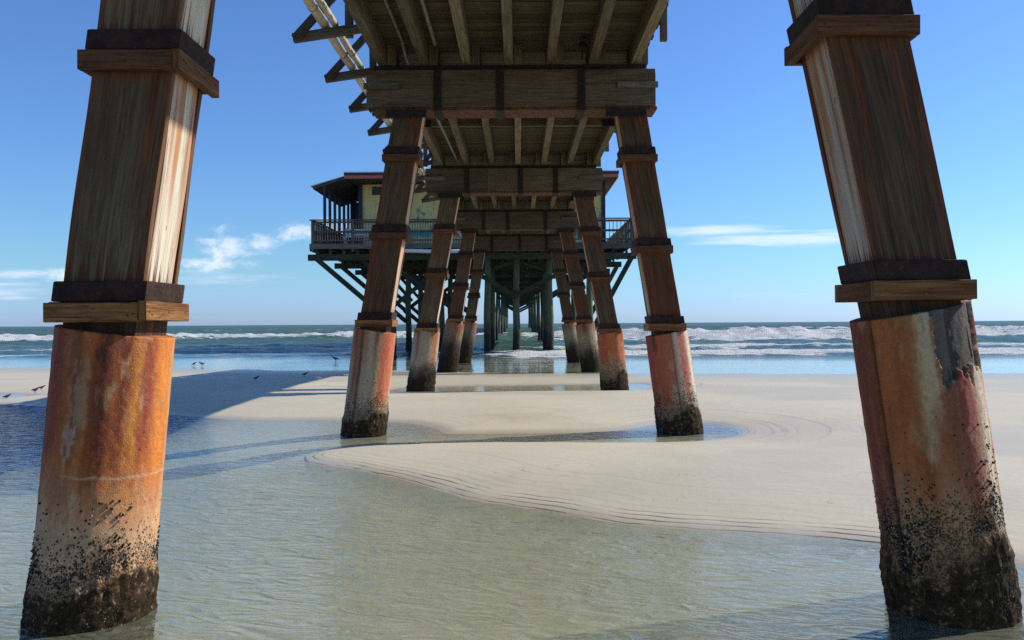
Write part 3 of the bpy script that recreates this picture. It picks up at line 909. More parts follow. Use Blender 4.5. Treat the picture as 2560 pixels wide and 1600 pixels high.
        ff.append((e, e + 1, e + 2, e + 3)); uu += [(0, 0)] * 4
        me = bpy.data.meshes.new('casing_plank'); me.from_pydata(vv, [], ff)
        uvl = me.uv_layers.new(name='UVMap'); uvl.data.foreach_set('uv', np.array(uu, np.float32).ravel())
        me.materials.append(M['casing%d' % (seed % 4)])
        link('casing_plank', me, root)
    # collars: rusted steel band over a frame of four boards
    for ci, zf in enumerate(collars):
        cx = wx(zf)
        o = hw + th_ + 0.006; bt_ = 0.028; bh = 0.108
        band = MB()
        tx = (wtop - ctop) / (CAP_BOT - zc) * bh
        def rect(q_, zz_, sh): return [(cx + sh - q_, Y - q_, zz_), (cx + sh + q_, Y - q_, zz_), (cx + sh + q_, Y + q_, zz_), (cx + sh - q_, Y + q_, zz_)]
        jit = random.uniform(-0.008, 0.008)
        outer0, outer1 = rect(o + bt_, zf, 0), rect(o + bt_, zf + bh, tx)
        inner0, inner1 = rect(o, zf, 0), rect(o, zf + bh, tx)
        for i in range(4):
            j = (i + 1) % 4
            band.prism([outer0[i], outer0[j], inner0[j], inner0[i]], [outer1[i], outer1[j], inner1[j], inner1[i]])
        bo = band.build('steel_band', M['rust'], root)
        bev = bo.modifiers.new('bevel', 'BEVEL'); bev.width = 0.006; bev.segments = 2
        fo = o + 0.004; ft = 0.046; fz0, fz1 = zf - 0.106, zf - 0.002
        ov = [0.0, -0.002, 0.02, 0.02]
        Xc = cx - 0.004
        defs = [((Xc - fo - ft - ov[0] * (1 if side < 0 else .3), Y - fo - ft / 2), (Xc + fo + ft * (0 if side < 0 else 1) + ov[1], Y - fo - ft / 2)),
                ((Xc + fo + ft / 2, Y - fo - ft * (1 if side < 0 else 0) + 0.004), (Xc + fo + ft / 2, Y + fo + ft + ov[2])),
                ((Xc - fo - ft, Y + fo + ft / 2), (Xc + fo, Y + fo + ft / 2)),
                ((Xc - fo - ft / 2, Y - fo + 0.003), (Xc - fo - ft / 2, Y + fo))]
        for (p, q_) in defs:
            dz = random.uniform(-0.006, 0.006)
            bb = MB().bar((p[0], p[1], (fz0 + fz1) / 2 + dz), (q_[0], q_[1], (fz0 + fz1) / 2 + dz + random.uniform(-0.006, 0.006)), ft, fz1 - fz0, (0, 0, 1), 0.004)
            if bi < 2:
                ax = Vector((q_[0] - p[0], q_[1] - p[1], 0)); Lb = ax.length; ax = ax / Lb
                nn_ = ax.cross(Vector((0, 0, 1)))
                for fr in (0.07, 0.12, 0.5, 0.9):
                    c_ = Vector((p[0], p[1], (fz0 + fz1) / 2 + dz)) + ax * Lb * fr + Vector((0, 0, random.uniform(-0.025, 0.025)))
                    bb.tube([c_ + nn_ * (ft / 2 - 0.002), c_ + nn_ * (ft / 2 + 0.004)], 0.006, 6)
            bb.build('frame_board', M['wood_frame'] if ci == 0 else M['wood_frame_dark'], bo)
    return root


M['wood_frame_dark'] = mat_wood('stained_frame_timber', (0.075, 0.030, 0.012), (0.17, 0.072, 0.028), 0.4, (0.07, 0.022, 0.008))
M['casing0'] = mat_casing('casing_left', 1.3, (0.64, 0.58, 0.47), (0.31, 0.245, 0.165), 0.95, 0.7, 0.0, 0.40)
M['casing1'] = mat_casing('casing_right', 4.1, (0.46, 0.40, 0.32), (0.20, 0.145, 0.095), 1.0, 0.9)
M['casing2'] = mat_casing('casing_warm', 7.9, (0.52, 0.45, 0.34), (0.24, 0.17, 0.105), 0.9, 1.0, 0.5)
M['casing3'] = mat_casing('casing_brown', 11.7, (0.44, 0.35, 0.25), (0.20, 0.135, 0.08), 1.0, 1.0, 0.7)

OR, DR, RD, BG = (0.52, 0.175, 0.030), (0.16, 0.032, 0.014), (0.36, 0.05, 0.025), (0.56, 0.43, 0.30)
SPEC_L1 = dict(base=(0.58, 0.36, 0.20), rust=(0.52, 0.140, 0.020), rust_to=0.45, crust=0.135, crack=0.515, crust_side=28,
               streaks=[(-62, 16, 0.55, 1.1, (0.26, 0.05, 0.022), 0.9), (-35, 10, 0.6, 1.1, (0.20, 0.06, 0.022), .8), (-8, 9, 0.50, 1.1, DR, .85), (10, 7, 0.55, 1.1, (0.22, 0.04, 0.02), .9), (22, 7, 0.5, 1.1, (0.62, 0.25, 0.05), .8),
                        (36, 7, 0.55, 1.1, (0.34, 0.07, 0.035), .9), (54, 12, 0.50, 1.1, (0.66, 0.22, 0.035), .95), (75, 9, 0.3, 1.1, (0.62, 0.30, 0.10), .7)],
               patches=[(-30, 9, 0.78, 0.10, (0.46, 0.33, 0.19), .6), (-36, 6, 0.62, 0.05, (0.55, 0.48, 0.38), .5), (-58, 8, 0.72, 0.08, RD, .9), (-12, 8, 0.93, 0.025, (0.08, 0.02, 0.01), .8),
                        (-40, 30, 0.46, 0.06, (0.30, 0.13, 0.07), .6), (20, 30, 0.42, 0.08, (0.55, 0.24, 0.09), .5), (-50, 25, 0.30, 0.06, (0.45, 0.25, 0.13), .5)])
SPEC_R1 = dict(base=(0.42, 0.245, 0.115), rust=(0.40, 0.098, 0.020), rust_to=0.44, crust=0.20, crust_side=60, seams=[-38], chip=(22, 92, 0.775, 1.0), bsize=0.9,
               streaks=[(-58, 13, 0.2, 1.1, (0.20, 0.04, 0.022), .95), (-40, 3.5, 0.2, 1.1, (0.10, 0.025, 0.015), .8), (-22, 17, 0.58, 1.1, (0.46, 0.14, 0.03), .7), (8, 7, 0.60, 1.1, (0.56, 0.40, 0.21), .9), (16, 5, 0.72, 1.1, (0.58, 0.46, 0.28), .85), (-5, 5, .65, 1.1, (0.38, 0.13, 0.04), .7),
                        (33, 10, 0.40, 0.80, (0.26, 0.095, 0.04), .85), (50, 9, 0.45, 0.82, (0.36, 0.07, 0.05), .95), (72, 12, 0.3, 1.1, (0.66, 0.56, 0.40), .95), (58, 6, 0.3, .6, (0.40, 0.24, 0.13), .5)],
               patches=[(-25, 14, 0.70, 0.07, (0.34, 0.09, 0.03), .5), (0, 12, 0.62, 0.05, (0.50, 0.28, 0.12), .5)])
SPEC_L2 = dict(base=(0.46, 0.36, 0.22), rust=(0.42, 0.15, 0.055), rust_to=0.70, rust_k=0.75, crust=0.17, seams=[-32], crust_side=40,
               streaks=[(-50, 9, 0.25, 1.1, (0.40, 0.10, 0.04), .9), (-34, 5, 0.2, 1.1, (0.20, 0.06, 0.03), .9), (-8, 9, 0.2, 1.1, (0.50, 0.41, 0.27), .7), (32, 12, 0.25, 1.1, (0.52, 0.12, 0.055), .95), (55, 16, 0.35, 1.1, (0.60, 0.15, 0.07), .95), (15, 6, .4, 1.1, (0.42, 0.27, 0.14), .7)])
SPEC_R2 = dict(base=(0.46, 0.34, 0.21), rust=(0.38, 0.085, 0.035), rust_to=0.45, rust_k=0.85, crust=0.20, seams=[12], crust_side=40,
               streaks=[(-62, 22, 0.2, 1.1, (0.32, 0.055, 0.035), .95), (-22, 18, 0.25, 1.1, (0.42, 0.10, 0.05), .95), (-40, 8, 0.85, 1.1, (0.06, 0.035, 0.025), .8), (24, 8, 0.3, 1.1, (0.60, 0.50, 0.35), .8), (42, 9, 0.4, 1.1, (0.50, 0.13, 0.08), .9), (66, 14, 0.2, 1.1, (0.66, 0.60, 0.47), .9)])
SPEC_L3 = dict(base=(0.42, 0.34, 0.22), rust=(0.30, 0.13, 0.05), rust_to=0.9, rust_k=0.6, crust=0.26, crust_side=50, dark=0.35, streaks=[(48, 12, 0.4, 1.1, (0.45, 0.13, 0.05), .9), (-40, 10, 0.5, 1.1, (0.30, 0.10, 0.04), .8)])
SPEC_R3 = dict(base=(0.46, 0.32, 0.17), rust=(0.46, 0.12, 0.035), rust_to=0.5, crust=0.25, crust_side=50, streaks=[(40, 10, .5, 1.1, (0.52, 0.2, 0.07), .8), (-45, 18, 0.5, 1.1, (0.40, 0.10, 0.045), .8)])
SPEC_F = dict(base=(0.28, 0.20, 0.12), rust=(0.30, 0.10, 0.035), rust_to=0.85, crust=0.42, dark=0.55)
SPEC_F2 = dict(base=(0.36, 0.30, 0.18), rust=(0.30, 0.12, 0.05), rust_to=0.8, crust=0.36, dark=0.40)

make_leg(0, -1, atX(227, 1540, 4.58), atX(291, 828, 4.58), 1.57, -1.808, [1.731, 3.064, 4.3], SPEC_L1,
         'orange-rusted concrete pile closest on the left with mussels round its foot in the pool', 200, 220, 6500)
make_leg(0, 1, atX(2381, 1540, 4.58), atX(2272, 780, 4.58), 1.657, 1.549, [1.818, 3.215, 4.42], SPEC_R1,
         'closest pile on the right, concrete jacket with a broken grey patch at its top', 220, 240, 7000)
make_leg(1, -1, atX(909, 1075, 12.12), atX(938, 828, 12.12), 1.51, -1.58, [1.668, 2.94, 4.07], SPEC_L2,
         'second pile on the left, white and coral streaked concrete under grey planks', 128, 110, 1400)
make_leg(1, 1, atX(1700, 1075, 12.12), atX(1666, 835, 12.12), 1.45, 1.66, [1.59, 2.72, 4.05], SPEC_R2,
         'second pile on the right, red-brown concrete with white streaked sunny side in round basin', 128, 110, 1400)
make_leg(2, -1, atX(1051, 970, 19.65), atX(1068, 835, 19.65), 1.44, -1.60, [1.51, 2.81, 3.86], SPEC_L3,
         'third pile on the left, short brown jacket heavily crusted with barnacles', 80, 70, 700)
make_leg(2, 1, atX(1537, 970, 19.65), atX(1524.6, 840, 19.65), 1.38, 1.55, [1.47, 2.70, 3.78], SPEC_R3,
         'third pile on the right, orange jacket with a black speckled foot', 80, 70, 700)
make_leg(3, -1, atX(1117, 929, 27.15), atX(1138, 806, 27.15), 1.66, -1.60, [1.78, 2.84, 3.87], SPEC_F,
         'fourth pile on the left, dark wet jacket at the edge of the swash', 64, 50, 300)
make_leg(3, 1, atX(1479, 929, 27.15), atX(1462, 812, 27.15), 1.60, 1.58, [1.72, 2.84, 3.87], SPEC_F2,
         'fourth pile on the right, black-footed jacket at the edge of the swash', 64, 50, 300)
make_leg(4, -1, atX(1158, 906, 34.65), atX(1176, 806, 34.65), 1.70, -1.60, [1.83, 2.8, 3.77], SPEC_F,
         'fifth pile on the left, farthest of the plank-cased legs on that side', 64, 50, 200)
make_leg(4, 1, atX(1438, 905, 34.65), atX(1422, 812, 34.65), 1.62, 1.60, [1.75, 2.8, 3.77], SPEC_F2,
         'fifth pile on the right, farthest of the plank-cased legs on that side', 64, 50, 200)

# ------------------------------------------------------------------ cap beams
STRAPS = [(-1.15, -0.25, 0.95), (-1.15, -0.245, 0.93), (-1.2, 0.07, 0.9), (-1.13, -0.33, 0.91), (-1.09, 0.08, 1.2)]


def make_cap(bi):
    Y = BENT_Y[bi]
    root = empty('cap_beam', (0, Y, CAP_BOT), '%s timber cap beam across the top of the piles, bound by dark steel straps' % ORD[bi], 'cap beam', 'cap beams under the pier')
    x0, x1 = -2.18, 2.0
    hy = 0.225
    for s in (-1, 1):
        b = MB()
        if bi == 2 and s < 0:
            b.box(x0, -0.72, Y + s * hy - 0.04, Y + s * hy + 0.04, CAP_BOT + 0.045, CAP_TOP - 0.075)
            b.box(-0.714, x1, Y + s * hy - 0.037, Y + s * hy + 0.043, CAP_BOT + 0.048, CAP_TOP - 0.078)
        else:
            b.box(x0, x1, Y + s * hy - 0.04, Y + s * hy + 0.04, CAP_BOT + 0.045, CAP_TOP - 0.075, 0.004)
        b.build('face_board', M['wood_cap'], root)
    MB().box(x0 + 0.03, x1 - 0.03, Y - 0.17, Y + 0.17, CAP_BOT + 0.05, CAP_TOP - 0.08).build('core_beam', M['wood_post'], root)
    MB().box(x0 + 0.12, x1 - 0.14, Y - 0.245, Y + 0.245, CAP_TOP - 0.072, CAP_TOP - 0.002).build('top_plate', M['rust_dark'], root)
    MB().box(x0 + 0.06, x1 + 0.03, Y - 0.235, Y + 0.235, CAP_BOT, CAP_BOT + 0.042).build('bottom_plate', M['rust_orange'], root)
    for xs in STRAPS[bi]:
        b = MB(); w = 0.055
        b.box(xs - w, xs + w, Y - hy - 0.062, Y - hy - 0.043, CAP_BOT - 0.015, CAP_TOP - 0.07)
        b.box(xs - w, xs + w, Y + hy + 0.043, Y + hy + 0.062, CAP_BOT - 0.015, CAP_TOP - 0.07)
        b.box(xs - w, xs + w, Y - hy - 0.0425, Y + hy + 0.0425, CAP_BOT - 0.016, CAP_BOT - 0.003)
        b.build('steel_strap', M['rust_dark'], root)
    for (a, c) in ((x0 - 0.035, x0 + 0.48), (x1 - 0.55, x1 + 0.035)):
        MB().box(a, c, Y - hy - 0.085, Y - hy - 0.044, CAP_BOT + 0.30, CAP_BOT + 0.385, 0.004).build('cleat', M['wood_brkt'], root)
    for a in (x0, x1):
        s = -1 if a < 0 else 1
        MB().box(a + s * 0.001 - 0.012, a + s * 0.001 + 0.012 + s * 0.012, Y - 0.15, Y + 0.15, CAP_BOT + 0.06, CAP_TOP - 0.1).build('end_board', M['wood_brkt'], root)
    for sx in (-1.6, 1.57):
        b = MB()
        b.box(sx - 0.29, sx + 0.29, Y - 0.31, Y - 0.289, CAP_BOT - 0.115, CAP_BOT - 0.005)
        b.box(sx - 0.29, sx + 0.29, Y + 0.289, Y + 0.31, CAP_BOT - 0.115, CAP_BOT - 0.005)
        b.build('bearing_plate', M['rust_dark'], root)


for bi in range(5): make_cap(bi)

# ------------------------------------------------------------------ stringers and deck
ORDX = ['first', 'second', 'third', 'fourth', 'fifth', 'sixth', 'seventh']
SX = [-1.95, -1.34, -0.73, -0.12, 0.49, 1.10, 1.71]
bay_len = 7.5 + 0.5
sm = [MB().bar((0, -bay_len / 2, 0), (0, bay_len / 2, 0), 0.125, STR_H - 0.002, (0, 0, 1), 0.006) for _ in range(4)]
protos = []
for k in range(4):
    o = sm[k].build('stringer', M['wood_string'])
    protos.append(o)
first = [True] * 4
SPAN = ['between the nearest and second cap beams', 'between the second and third cap beams', 'between the third and fourth cap beams', 'between the fourth and fifth cap beams']
for bay in range(4):
    off = 0.0 if bay % 2 == 0 else 0.132
    for i, x in enumerate(SX):
        k = (i * 3 + bay) % 4
        if first[k]:
            o = protos[k]; first[k] = False
        else:
            o = protos[k].copy(); COL.objects.link(o)
        o.location = (x + off, (BENT_Y[bay] + BENT_Y[bay + 1]) / 2, CAP_TOP + STR_H / 2)
        tag(o, 'deck stringer %s, %s from the left' % (SPAN[bay], ORDX[i]), 'stringer', 'deck stringers under the pier')

# blocking between stringers in the second bay
for bay, yb in ((1, 15.8),):
    r = empty('blocking_row', (0, yb, CAP_TOP), 'row of short timber blocks between the stringers of the second bay', 'blocking')
    for i in range(6):
        a, c = SX[i] + 0.132 + 0.064, SX[i + 1] + 0.132 - 0.064
        MB().box(a, c, yb - 0.03, yb + 0.03, CAP_TOP + 0.05, CAP_TOP + 0.29).build('block', M['wood_string'], r)

b = MB(); y = -12.0
while y < 42.6:
    x0 = -2.10 + random.uniform(-0.02, 0.02); x1 = 1.93 + random.uniform(-0.02, 0.02)
    dz = random.uniform(-0.003, 0.003)
    b.box(x0, x1, y, y + 0.134, DECK_B + 0.002 + abs(dz) * 3, DECK_T + dz)
    y += 0.145
tag(b.build('pier_deck', M['wood_deck']), 'plank deck of the pier seen from below, running out over the beach', 'pier deck')

# ------------------------------------------------------------------ outriggers on the left edge, posts on the right
YB = [10.75 + 1.78 * k for k in range(9)]
ARM_O, ARM_I = -2.93, -2.17


def make_bracket():
    root = empty('outrigger_bracket', (0, 0, 0), '', 'bracket', 'triangular timber outriggers carrying the white pipes')
    zi, zo = 5.47, 5.36
    MB().bar((ARM_O, 0, zo), (ARM_I - 0.0, 0, zi), 0.085, 0.115, (0, 0, 1), 0.004).build('arm', M['wood_brkt'], root)
    MB().bar((-2.215, 0.088, 5.40), (-2.215, 0.088, 6.35), 0.10, 0.088, (0, 1, 0), 0.004).build('post', M['wood_brkt'], root)
    MB().bar((ARM_O + 0.035, -0.068, zo - 0.03), (-2.17, -0.068, 6.12), 0.048, 0.11, (0, 0, 1), 0.003).build('diagonal_brace', M['wood_brkt'], root)
    MB().bar((ARM_I + 0.001, 0, 5.462), (-2.02, 0, 5.49), 0.08, 0.10, (0, 0, 1)).build('hanger_block', M['wood_brkt'], root)
    return root


pb = make_bracket()
BL = ['nearest', 'second', 'third', 'fourth', 'fifth', 'sixth', 'seventh', 'eighth', 'ninth']
for k, yb in enumerate(YB):
    r = pb if k == 0 else dup(pb, (0, yb, 0))
    r.location = (0, yb, 0)
    r['label'] = '%s triangular timber outrigger along the left edge of the pier deck' % BL[k]

pr = MB().bar((0, 0, 5.42), (0, 0, 6.3), 0.09, 0.09, (0, 1, 0), 0.004).build('edge_post', M['wood_brkt'])
pr.location = (0, 0, 0)
for k in range(8):
    o = pr if k == 0 else pr.copy()
    if k: COL.objects.link(o)
    o.location = (1.99, 11.1 + 1.78 * k, 0)
    tag(o, '%s post bolted to the right edge of the pier deck' % BL[k], 'post', 'posts along the right deck edge')

# pipes
def sag(x, z, y0, y1, n=60, a=0.012):
    return [(x + 0.006 * math.sin(y * 0.9), y0 + (y1 - y0) * i / n, z + a * math.cos((y0 + (y1 - y0) * i / n - 10.75) * 2 * math.pi / 1.78)) for i in range(n + 1) for y in (y0 + (y1 - y0) * i / n,)]


def pipe(name, x, z, r, y0, y1, mat, label, joints):
    root = empty(name, (x, y0, z), label, 'pipe')
    MB().tube(sag(x, z, y0, y1, 90), r, 14).build('pipe_run', mat, root, True)
    for yj in joints:
        MB().tube([(x, yj - 0.06, z), (x, yj + 0.06, z)], r * 1.16, 14).build('pipe_coupling', mat, root, True)
    for k, yj in enumerate(YB[:5]):
        MB().tube([(x, yj - 0.62, z), (x, yj - 0.60, z)], r * 1.12, 14).build('pipe_clamp', M['steel_joint'], root, True)


pipe('water_pipe', -2.53, 5.545, 0.062, 4.0, 40.0, M['pvc'], 'thick cream plastic pipe lying on the outriggers beside the deck', [9.2, 14.9, 20.5])
pipe('water_pipe', -2.395, 5.555, 0.045, 4.0, 40.0, M['pvc'], 'thinner cream plastic pipe along the inner side of the thick pipe', [8.9, 13.3, 19.4])
tag(MB().tube([(-1.62, 4.5 + 0.5 * i, 5.60 - 0.0 * i) for i in range(15)] + [(-1.60, 11.75, 5.45), (-1.45, 12.6, 4.98), (-1.42, 13.2, 5.2), (-1.40, 19.2, 5.40)], 0.022, 10).build('conduit', M['conduit'], None, True),
    'grey conduit hanging under the deck and dipping below the second cap beam', 'conduit')
tag(MB().tube([(-1.16, 4.5 + 0.5 * i, 5.57) for i in range(15)] + [(-1.16, 11.6, 5.56)], 0.028, 10).build('conduit', M['conduit'], None, True),
    'straight grey conduit running between two stringers of the nearest bay', 'conduit')
t_ = empty('floodlight', (0.98, 11.55, 5.5), 'small dark floodlight fixed above the second cap beam', 'floodlight')
MB().tube([(0.93, 11.66, 5.56), (0.93, 11.50, 5.50)], [0.035, 0.06], 12).build('lamp_head', M['rust_dark'], t_, True)
MB().bar((0.93, 11.66, 5.56), (0.93, 11.66, 5.36), 0.02, 0.03).build('bracket', M['rust_dark'], t_)

# ------------------------------------------------------------------ the outer pier on round timber piles
BENT_F = [42.0, 48.3] + [56.0 + 9.0 * k for k in range(11)]
fb_words = ['first', 'second', 'third', 'fourth', 'fifth', 'sixth', 'seventh', 'eighth', 'ninth', 'tenth', 'eleventh', 'twelfth', 'thirteenth', 'fourteenth', 'fifteenth', 'sixteenth', 'seventeenth']


def round_pile(x, y, x_top, r, z0, z1, mat, n=14):
    b = MB(); K = 9
    pts = [(x + (x_top - x) * i / (K - 1) + 0.02 * math.sin(i * 1.3 + x * 3 + y), y + 0.015 * math.cos(i + y), z0 + (z1 - z0) * i / (K - 1)) for i in range(K)]
    rr = [r * (1.12 if i < 2 else 1.0) * (1 - 0.02 * i) for i in range(K)]
    return b.tube(pts, rr, n)


t = NT('round_pile_timber')
p_ = pos(t); z_ = t.sep(p_)[2]; o_ = t.sep(uvnode(t))
gr_ = t.noise(t.xyz(t.mul(o_[0], 40), t.mul(o_[1], 1.5)), 1, 5, 0.6, 0.5)
bl_ = t.noise(p_, 1.5, 4)
c_ = t.mix(t.step(gr_, 0.3, 0.7), (0.040, 0.056, 0.026), (0.125, 0.155, 0.078))
c_ = t.mix(t.lin(bl_, 0.35, 0.7, 0, 0.6), c_, (0.10, 0.085, 0.06))
wl_ = t.step(t.add(z_, t.mul(t.math('SUBTRACT', bl_, 0.5), 1.6)), 0.7, 1.9, 1, 0)
c_ = t.mix(t.mul(wl_, 0.9), c_, (0.022, 0.017, 0.012))
M['pile'] = t.out(t.pbr(c_, 0.8, t.bump(t.add(gr_, t.mul(t.noise(p_, 30, 4), t.mul(wl_, 2))), 0.7, 0.02), spec=0.3))

CAPZ = 4.92
for k, yb in enumerate(BENT_F):
    w_ = 1.62 if k < 2 else 1.95
    for (xb, xt, side) in ((-w_, -w_ + 0.06, 'left'), (-0.13, -0.13, 'middle'), (w_, w_ - 0.05, 'right')):
        jx = random.uniform(-0.08, 0.08)
        yy = yb + random.uniform(-0.15, 0.15)
        o = round_pile(xb + jx, yy, xt + jx * 0.5, 0.185 if k < 2 else 0.135, -1.0, CAPZ, M['pile']).build('round_pile', M['pile'], None, True)
        tag(o, 'round green-stained timber pile, %s of the three in the %s row out to sea' % (side, fb_words[k]), 'pile', 'round timber piles of the outer pier')
    o = MB().box(-2.0, 2.0, yb - 0.15, yb + 0.15, CAPZ, CAPZ + 0.3).build('timber_cap', M['wood_green'])
    tag(o, 'dark timber cap on the %s row of round piles' % fb_words[k], 'cap beam', 'timber caps of the outer pier')
    if k in (0, 1, 2, 4, 6, 8):
        for s, nm in ((-1, 'left'), (1, 'right')):
            o = MB().bar((s * 1.9, yb - 0.255 + 0.035 * s, 4.05), (-0.13 - s * 0.15, yb - 0.255 + 0.035 * s, 2.95), 0.06, 0.22, (0, 0, 1)).build('cross_brace', M['wood_green'])
            tag(o, 'low sloping brace on the %s side of the %s row of round piles' % (nm, fb_words[k]), 'brace', 'braces of the outer pier')
            o = MB().bar((s * 1.75, yb + 0.255 + 0.03 * s, 4.25), (-0.13 - s * 0.10, yb + 0.255 + 0.03 * s, 4.86), 0.05, 0.14, (0, 0, 1)).build('cross_brace', M['wood_green'])
            tag(o, 'high sloping brace on the %s side of the %s row of round piles' % (nm, fb_words[k]), 'brace', 'braces of the outer pier')
od = empty('outer_deck', (0, 42.7, CAPZ + 0.3), 'deck of the outer pier seen from below, running on over the sea', 'pier deck')
b = MB(); y = 42.7
while y < 144:
    b.box(-2.1, 2.0, y, y + 0.28, 5.52, 5.58); y += 0.292
b.build('deck_planks', M['wood_green'], od)
for x in (-1.85, -1.2, -0.6, 0.0, 0.6, 1.2, 1.8):
    MB().box(x - 0.06, x + 0.06, 41.6, 144, CAPZ + 0.302, 5.515).build('joist', M['wood_green'], od)

# ------------------------------------------------------------------ platform and house on the pier
PX0, PX1, PY0, PY1, PZ = -10.9, 6.1, 42.8, 66.0, 5.84
pf = empty('platform', ((PX0 + PX1) / 2, PY0, 5.0), 'wide dark timber platform carrying the yellow house over the water', 'platform')
b = MB(); y = PY0 + 0.06
while y < PY1:
    for (xa, xb) in ((PX0, -2.14), (2.04, PX1)):
        b.box(xa, xb, y, y + 0.19, PZ - 0.05, PZ)
    y += 0.2
b.build('deck_planks', M['wood_green'], pf)
MB().box(PX0, -2.15, PY0, PY0 + 0.05, 5.56, PZ - 0.01).build('fascia_board', M['wood_rail'], pf)
MB().box(2.05, PX1, PY0 - 0.001, PY0 + 0.05, 5.50, PZ - 0.01).build('fascia_board', M['wood_rail'], pf)
MB().box(PX0 - 0.002, PX0 + 0.05, PY0 + 0.055, PY1, 5.45, PZ - 0.052).build('fascia_board', M['wood_green'], pf)
for i in range(13):
    xj = PX0 + 0.35 + i * 0.68
    MB().box(xj - 0.04, xj + 0.04, PY0 + 0.06, PY1, 5.50, PZ - 0.053).build('joist', M['wood_green'], pf)
for i in range(6):
    xj = 2.4 + i * 0.68
    MB().box(xj - 0.04, xj + 0.04, PY0 + 0.06, PY1, 5.50, PZ - 0.053).build('joist', M['wood_green'], pf)
for q, yb in enumerate((43.0, 49.2, 55.4, 61.6)):
    MB().box(PX0 - 0.1, -2.2, yb - 0.14, yb + 0.14, 4.96, 5.28).build('outrigger_beam', M['wood_green'], pf)
    MB().box(2.1, PX1 + 0.1, yb - 0.14, yb + 0.14, 4.96, 5.28).build('outrigger_beam', M['wood_green'], pf)
    for i in range(12):
        MB().box(PX0 + 0.3 + i * 0.7, PX0 + 0.45 + i * 0.7, yb - 0.1, yb + 0.1, 5.285, 5.495).build('packing_block', M['wood_green'], pf)
    MB().bar((PX0 + 0.35, yb - 0.19, 5.06), (-6.7, yb - 0.19, 1.75), 0.09, 0.26, (0, 0, 1)).build('diagonal_brace', M['wood_green'], pf)
    MB().bar((PX1 - 0.15, yb - 0.19, 5.06), (3.9, yb - 0.19, 1.3), 0.09, 0.26, (0, 0, 1)).build('diagonal_brace', M['wood_green'], pf)
    MB().bar((PX0 + 2.7, yb + 0.19, 5.02), (-6.4, yb + 0.19, 3.0), 0.08, 0.2, (0, 0, 1)).build('diagonal_brace', M['wood_green'], pf)
    MB().bar((-6.6, yb - 0.19, 4.7), (-3.3, yb - 0.19, 2.3), 0.08, 0.22, (0, 0, 1)).build('cross_brace', M['wood_green'], pf)
    MB().bar((-3.9, yb + 0.19, 4.7), (-6.9, yb + 0.19, 2.3), 0.08, 0.22, (0, 0, 1)).build('cross_brace', M['wood_green'], pf)
    MB().bar((4.9, yb + 0.19, 4.9), (1.7, yb + 0.19, 3.1), 0.08, 0.2, (0, 0, 1)).build('cross_brace', M['wood_green'], pf)
    for (x, nm) in ((-6.6, 'outer left'), (-4.6, 'inner left'), (3.75, 'right')):
        o = round_pile(x, yb, x, 0.19, -1.0, 4.955, M['pile']).build('round_pile', M['pile'], None, True)
        tag(o, 'round pile under the platform, %s one in the %s row' % (nm, fb_words[q]), 'pile', 'round piles under the platform')
# sewer pipe under the platform edge
o = MB().tube([(-6.6, 42.45, 5.42), (-5.5, 42.45, 5.40), (-4.4, 42.45, 5.36), (-3.0, 42.45, 5.37), (-2.4, 42.45, 5.38)], 0.10, 12).build('drain_pipe', M['white'], None, True)
tag(o, 'white drain pipe hung along the front edge of the platform', 'pipe')


def railing(name, a, c, label, baluster=0.135):
    """along x or y from a to c at the platform's edge"""
    root = empty(name, (a[0], a[1], PZ), label, 'railing', 'railings round the platform')
    A, B = Vector((*a, 0)), Vector((*c, 0)); L = (B - A).length; d = (B - A) / L
    n = max(1, round(L / 2.15))
    for i in range(n + 1):
        p = A + d * (L * i / n)
        MB().bar((p.x, p.y, 5.42), (p.x, p.y, 7.06), 0.13, 0.13, (0, 1, 0)).build('post', M['wood_rail'], root)
    nrm = Vector((0, 0, 1)).cross(d)
    top = A - d * 0.15, B + d * 0.15
    MB().bar((*top[0].xy, 7.085), (*top[1].xy, 7.085), 0.2, 0.045).build('top_rail', M['wood_rail'], root)
    for z, h in ((6.98, 0.10), (6.47, 0.12), (6.02, 0.08)):
        q = nrm * 0.088
        MB().bar((*(A + q).xy, z), (*(B + q).xy, z), 0.04, h).build('rail', M['wood_rail'], root)
    b = MB(); s = 0.1
    while s < L - 0.05:
        p = A + d * s - nrm * 0.0 + nrm * 0.05
        b.bar((p.x, p.y, 5.86), (p.x, p.y, 7.03), 0.032, 0.032, (0, 1, 0)); s += baluster
    b.build('balusters', M['wood_rail'], root)
    return root


railing('platform_railing', (-10.75, 42.9), (-2.3, 42.9), 'grey timber railing along the left front of the platform')
railing('platform_railing', (-10.75, 43.2), (-10.75, 62.0), 'grey timber railing down the far left side of the platform')
railing('platform_railing', (2.3, 42.9), (6.0, 42.9), 'grey timber railing along the right front of the platform', 0.2)
railing('platform_railing', (6.0, 43.2), (6.0, 62.0), 'grey timber railing down the right side of the platform', 0.3)

hs = empty('pier_house', (-2, 47, PZ), 'yellow house with a painted mural and coral-trimmed roof standing on the pier platform', 'house')
WX0, WX1, WY0, WY1, WT = -8.95, 4.85, 47.0, 61.0, 9.62
MB().box(WX0, WX1, WY0, WY0 + 0.12, PZ, WT).build('front_wall', M['mural'], hs)
MB().box(WX0 + 0.0, WX0 + 0.12, WY0 + 0.121, WY1, PZ, WT - 0.002).build('side_wall', M['darkwall'], hs)
MB().box(WX1 - 0.12, WX1, WY0 + 0.121, WY1, PZ, WT - 0.002).build('side_wall', M['mural'], hs)
MB().box(WX0 + .121, WX1 - .121, WY1 - 0.12, WY1, PZ, WT - 0.002).build('back_wall', M['mural'], hs)
for x in (WX0 - 0.06, WX1 + 0.06):
    MB().box(x - 0.11, x + 0.11, WY0 - 0.10, WY0 + 0.12, PZ, WT).build('corner_board', M['navy'], hs)
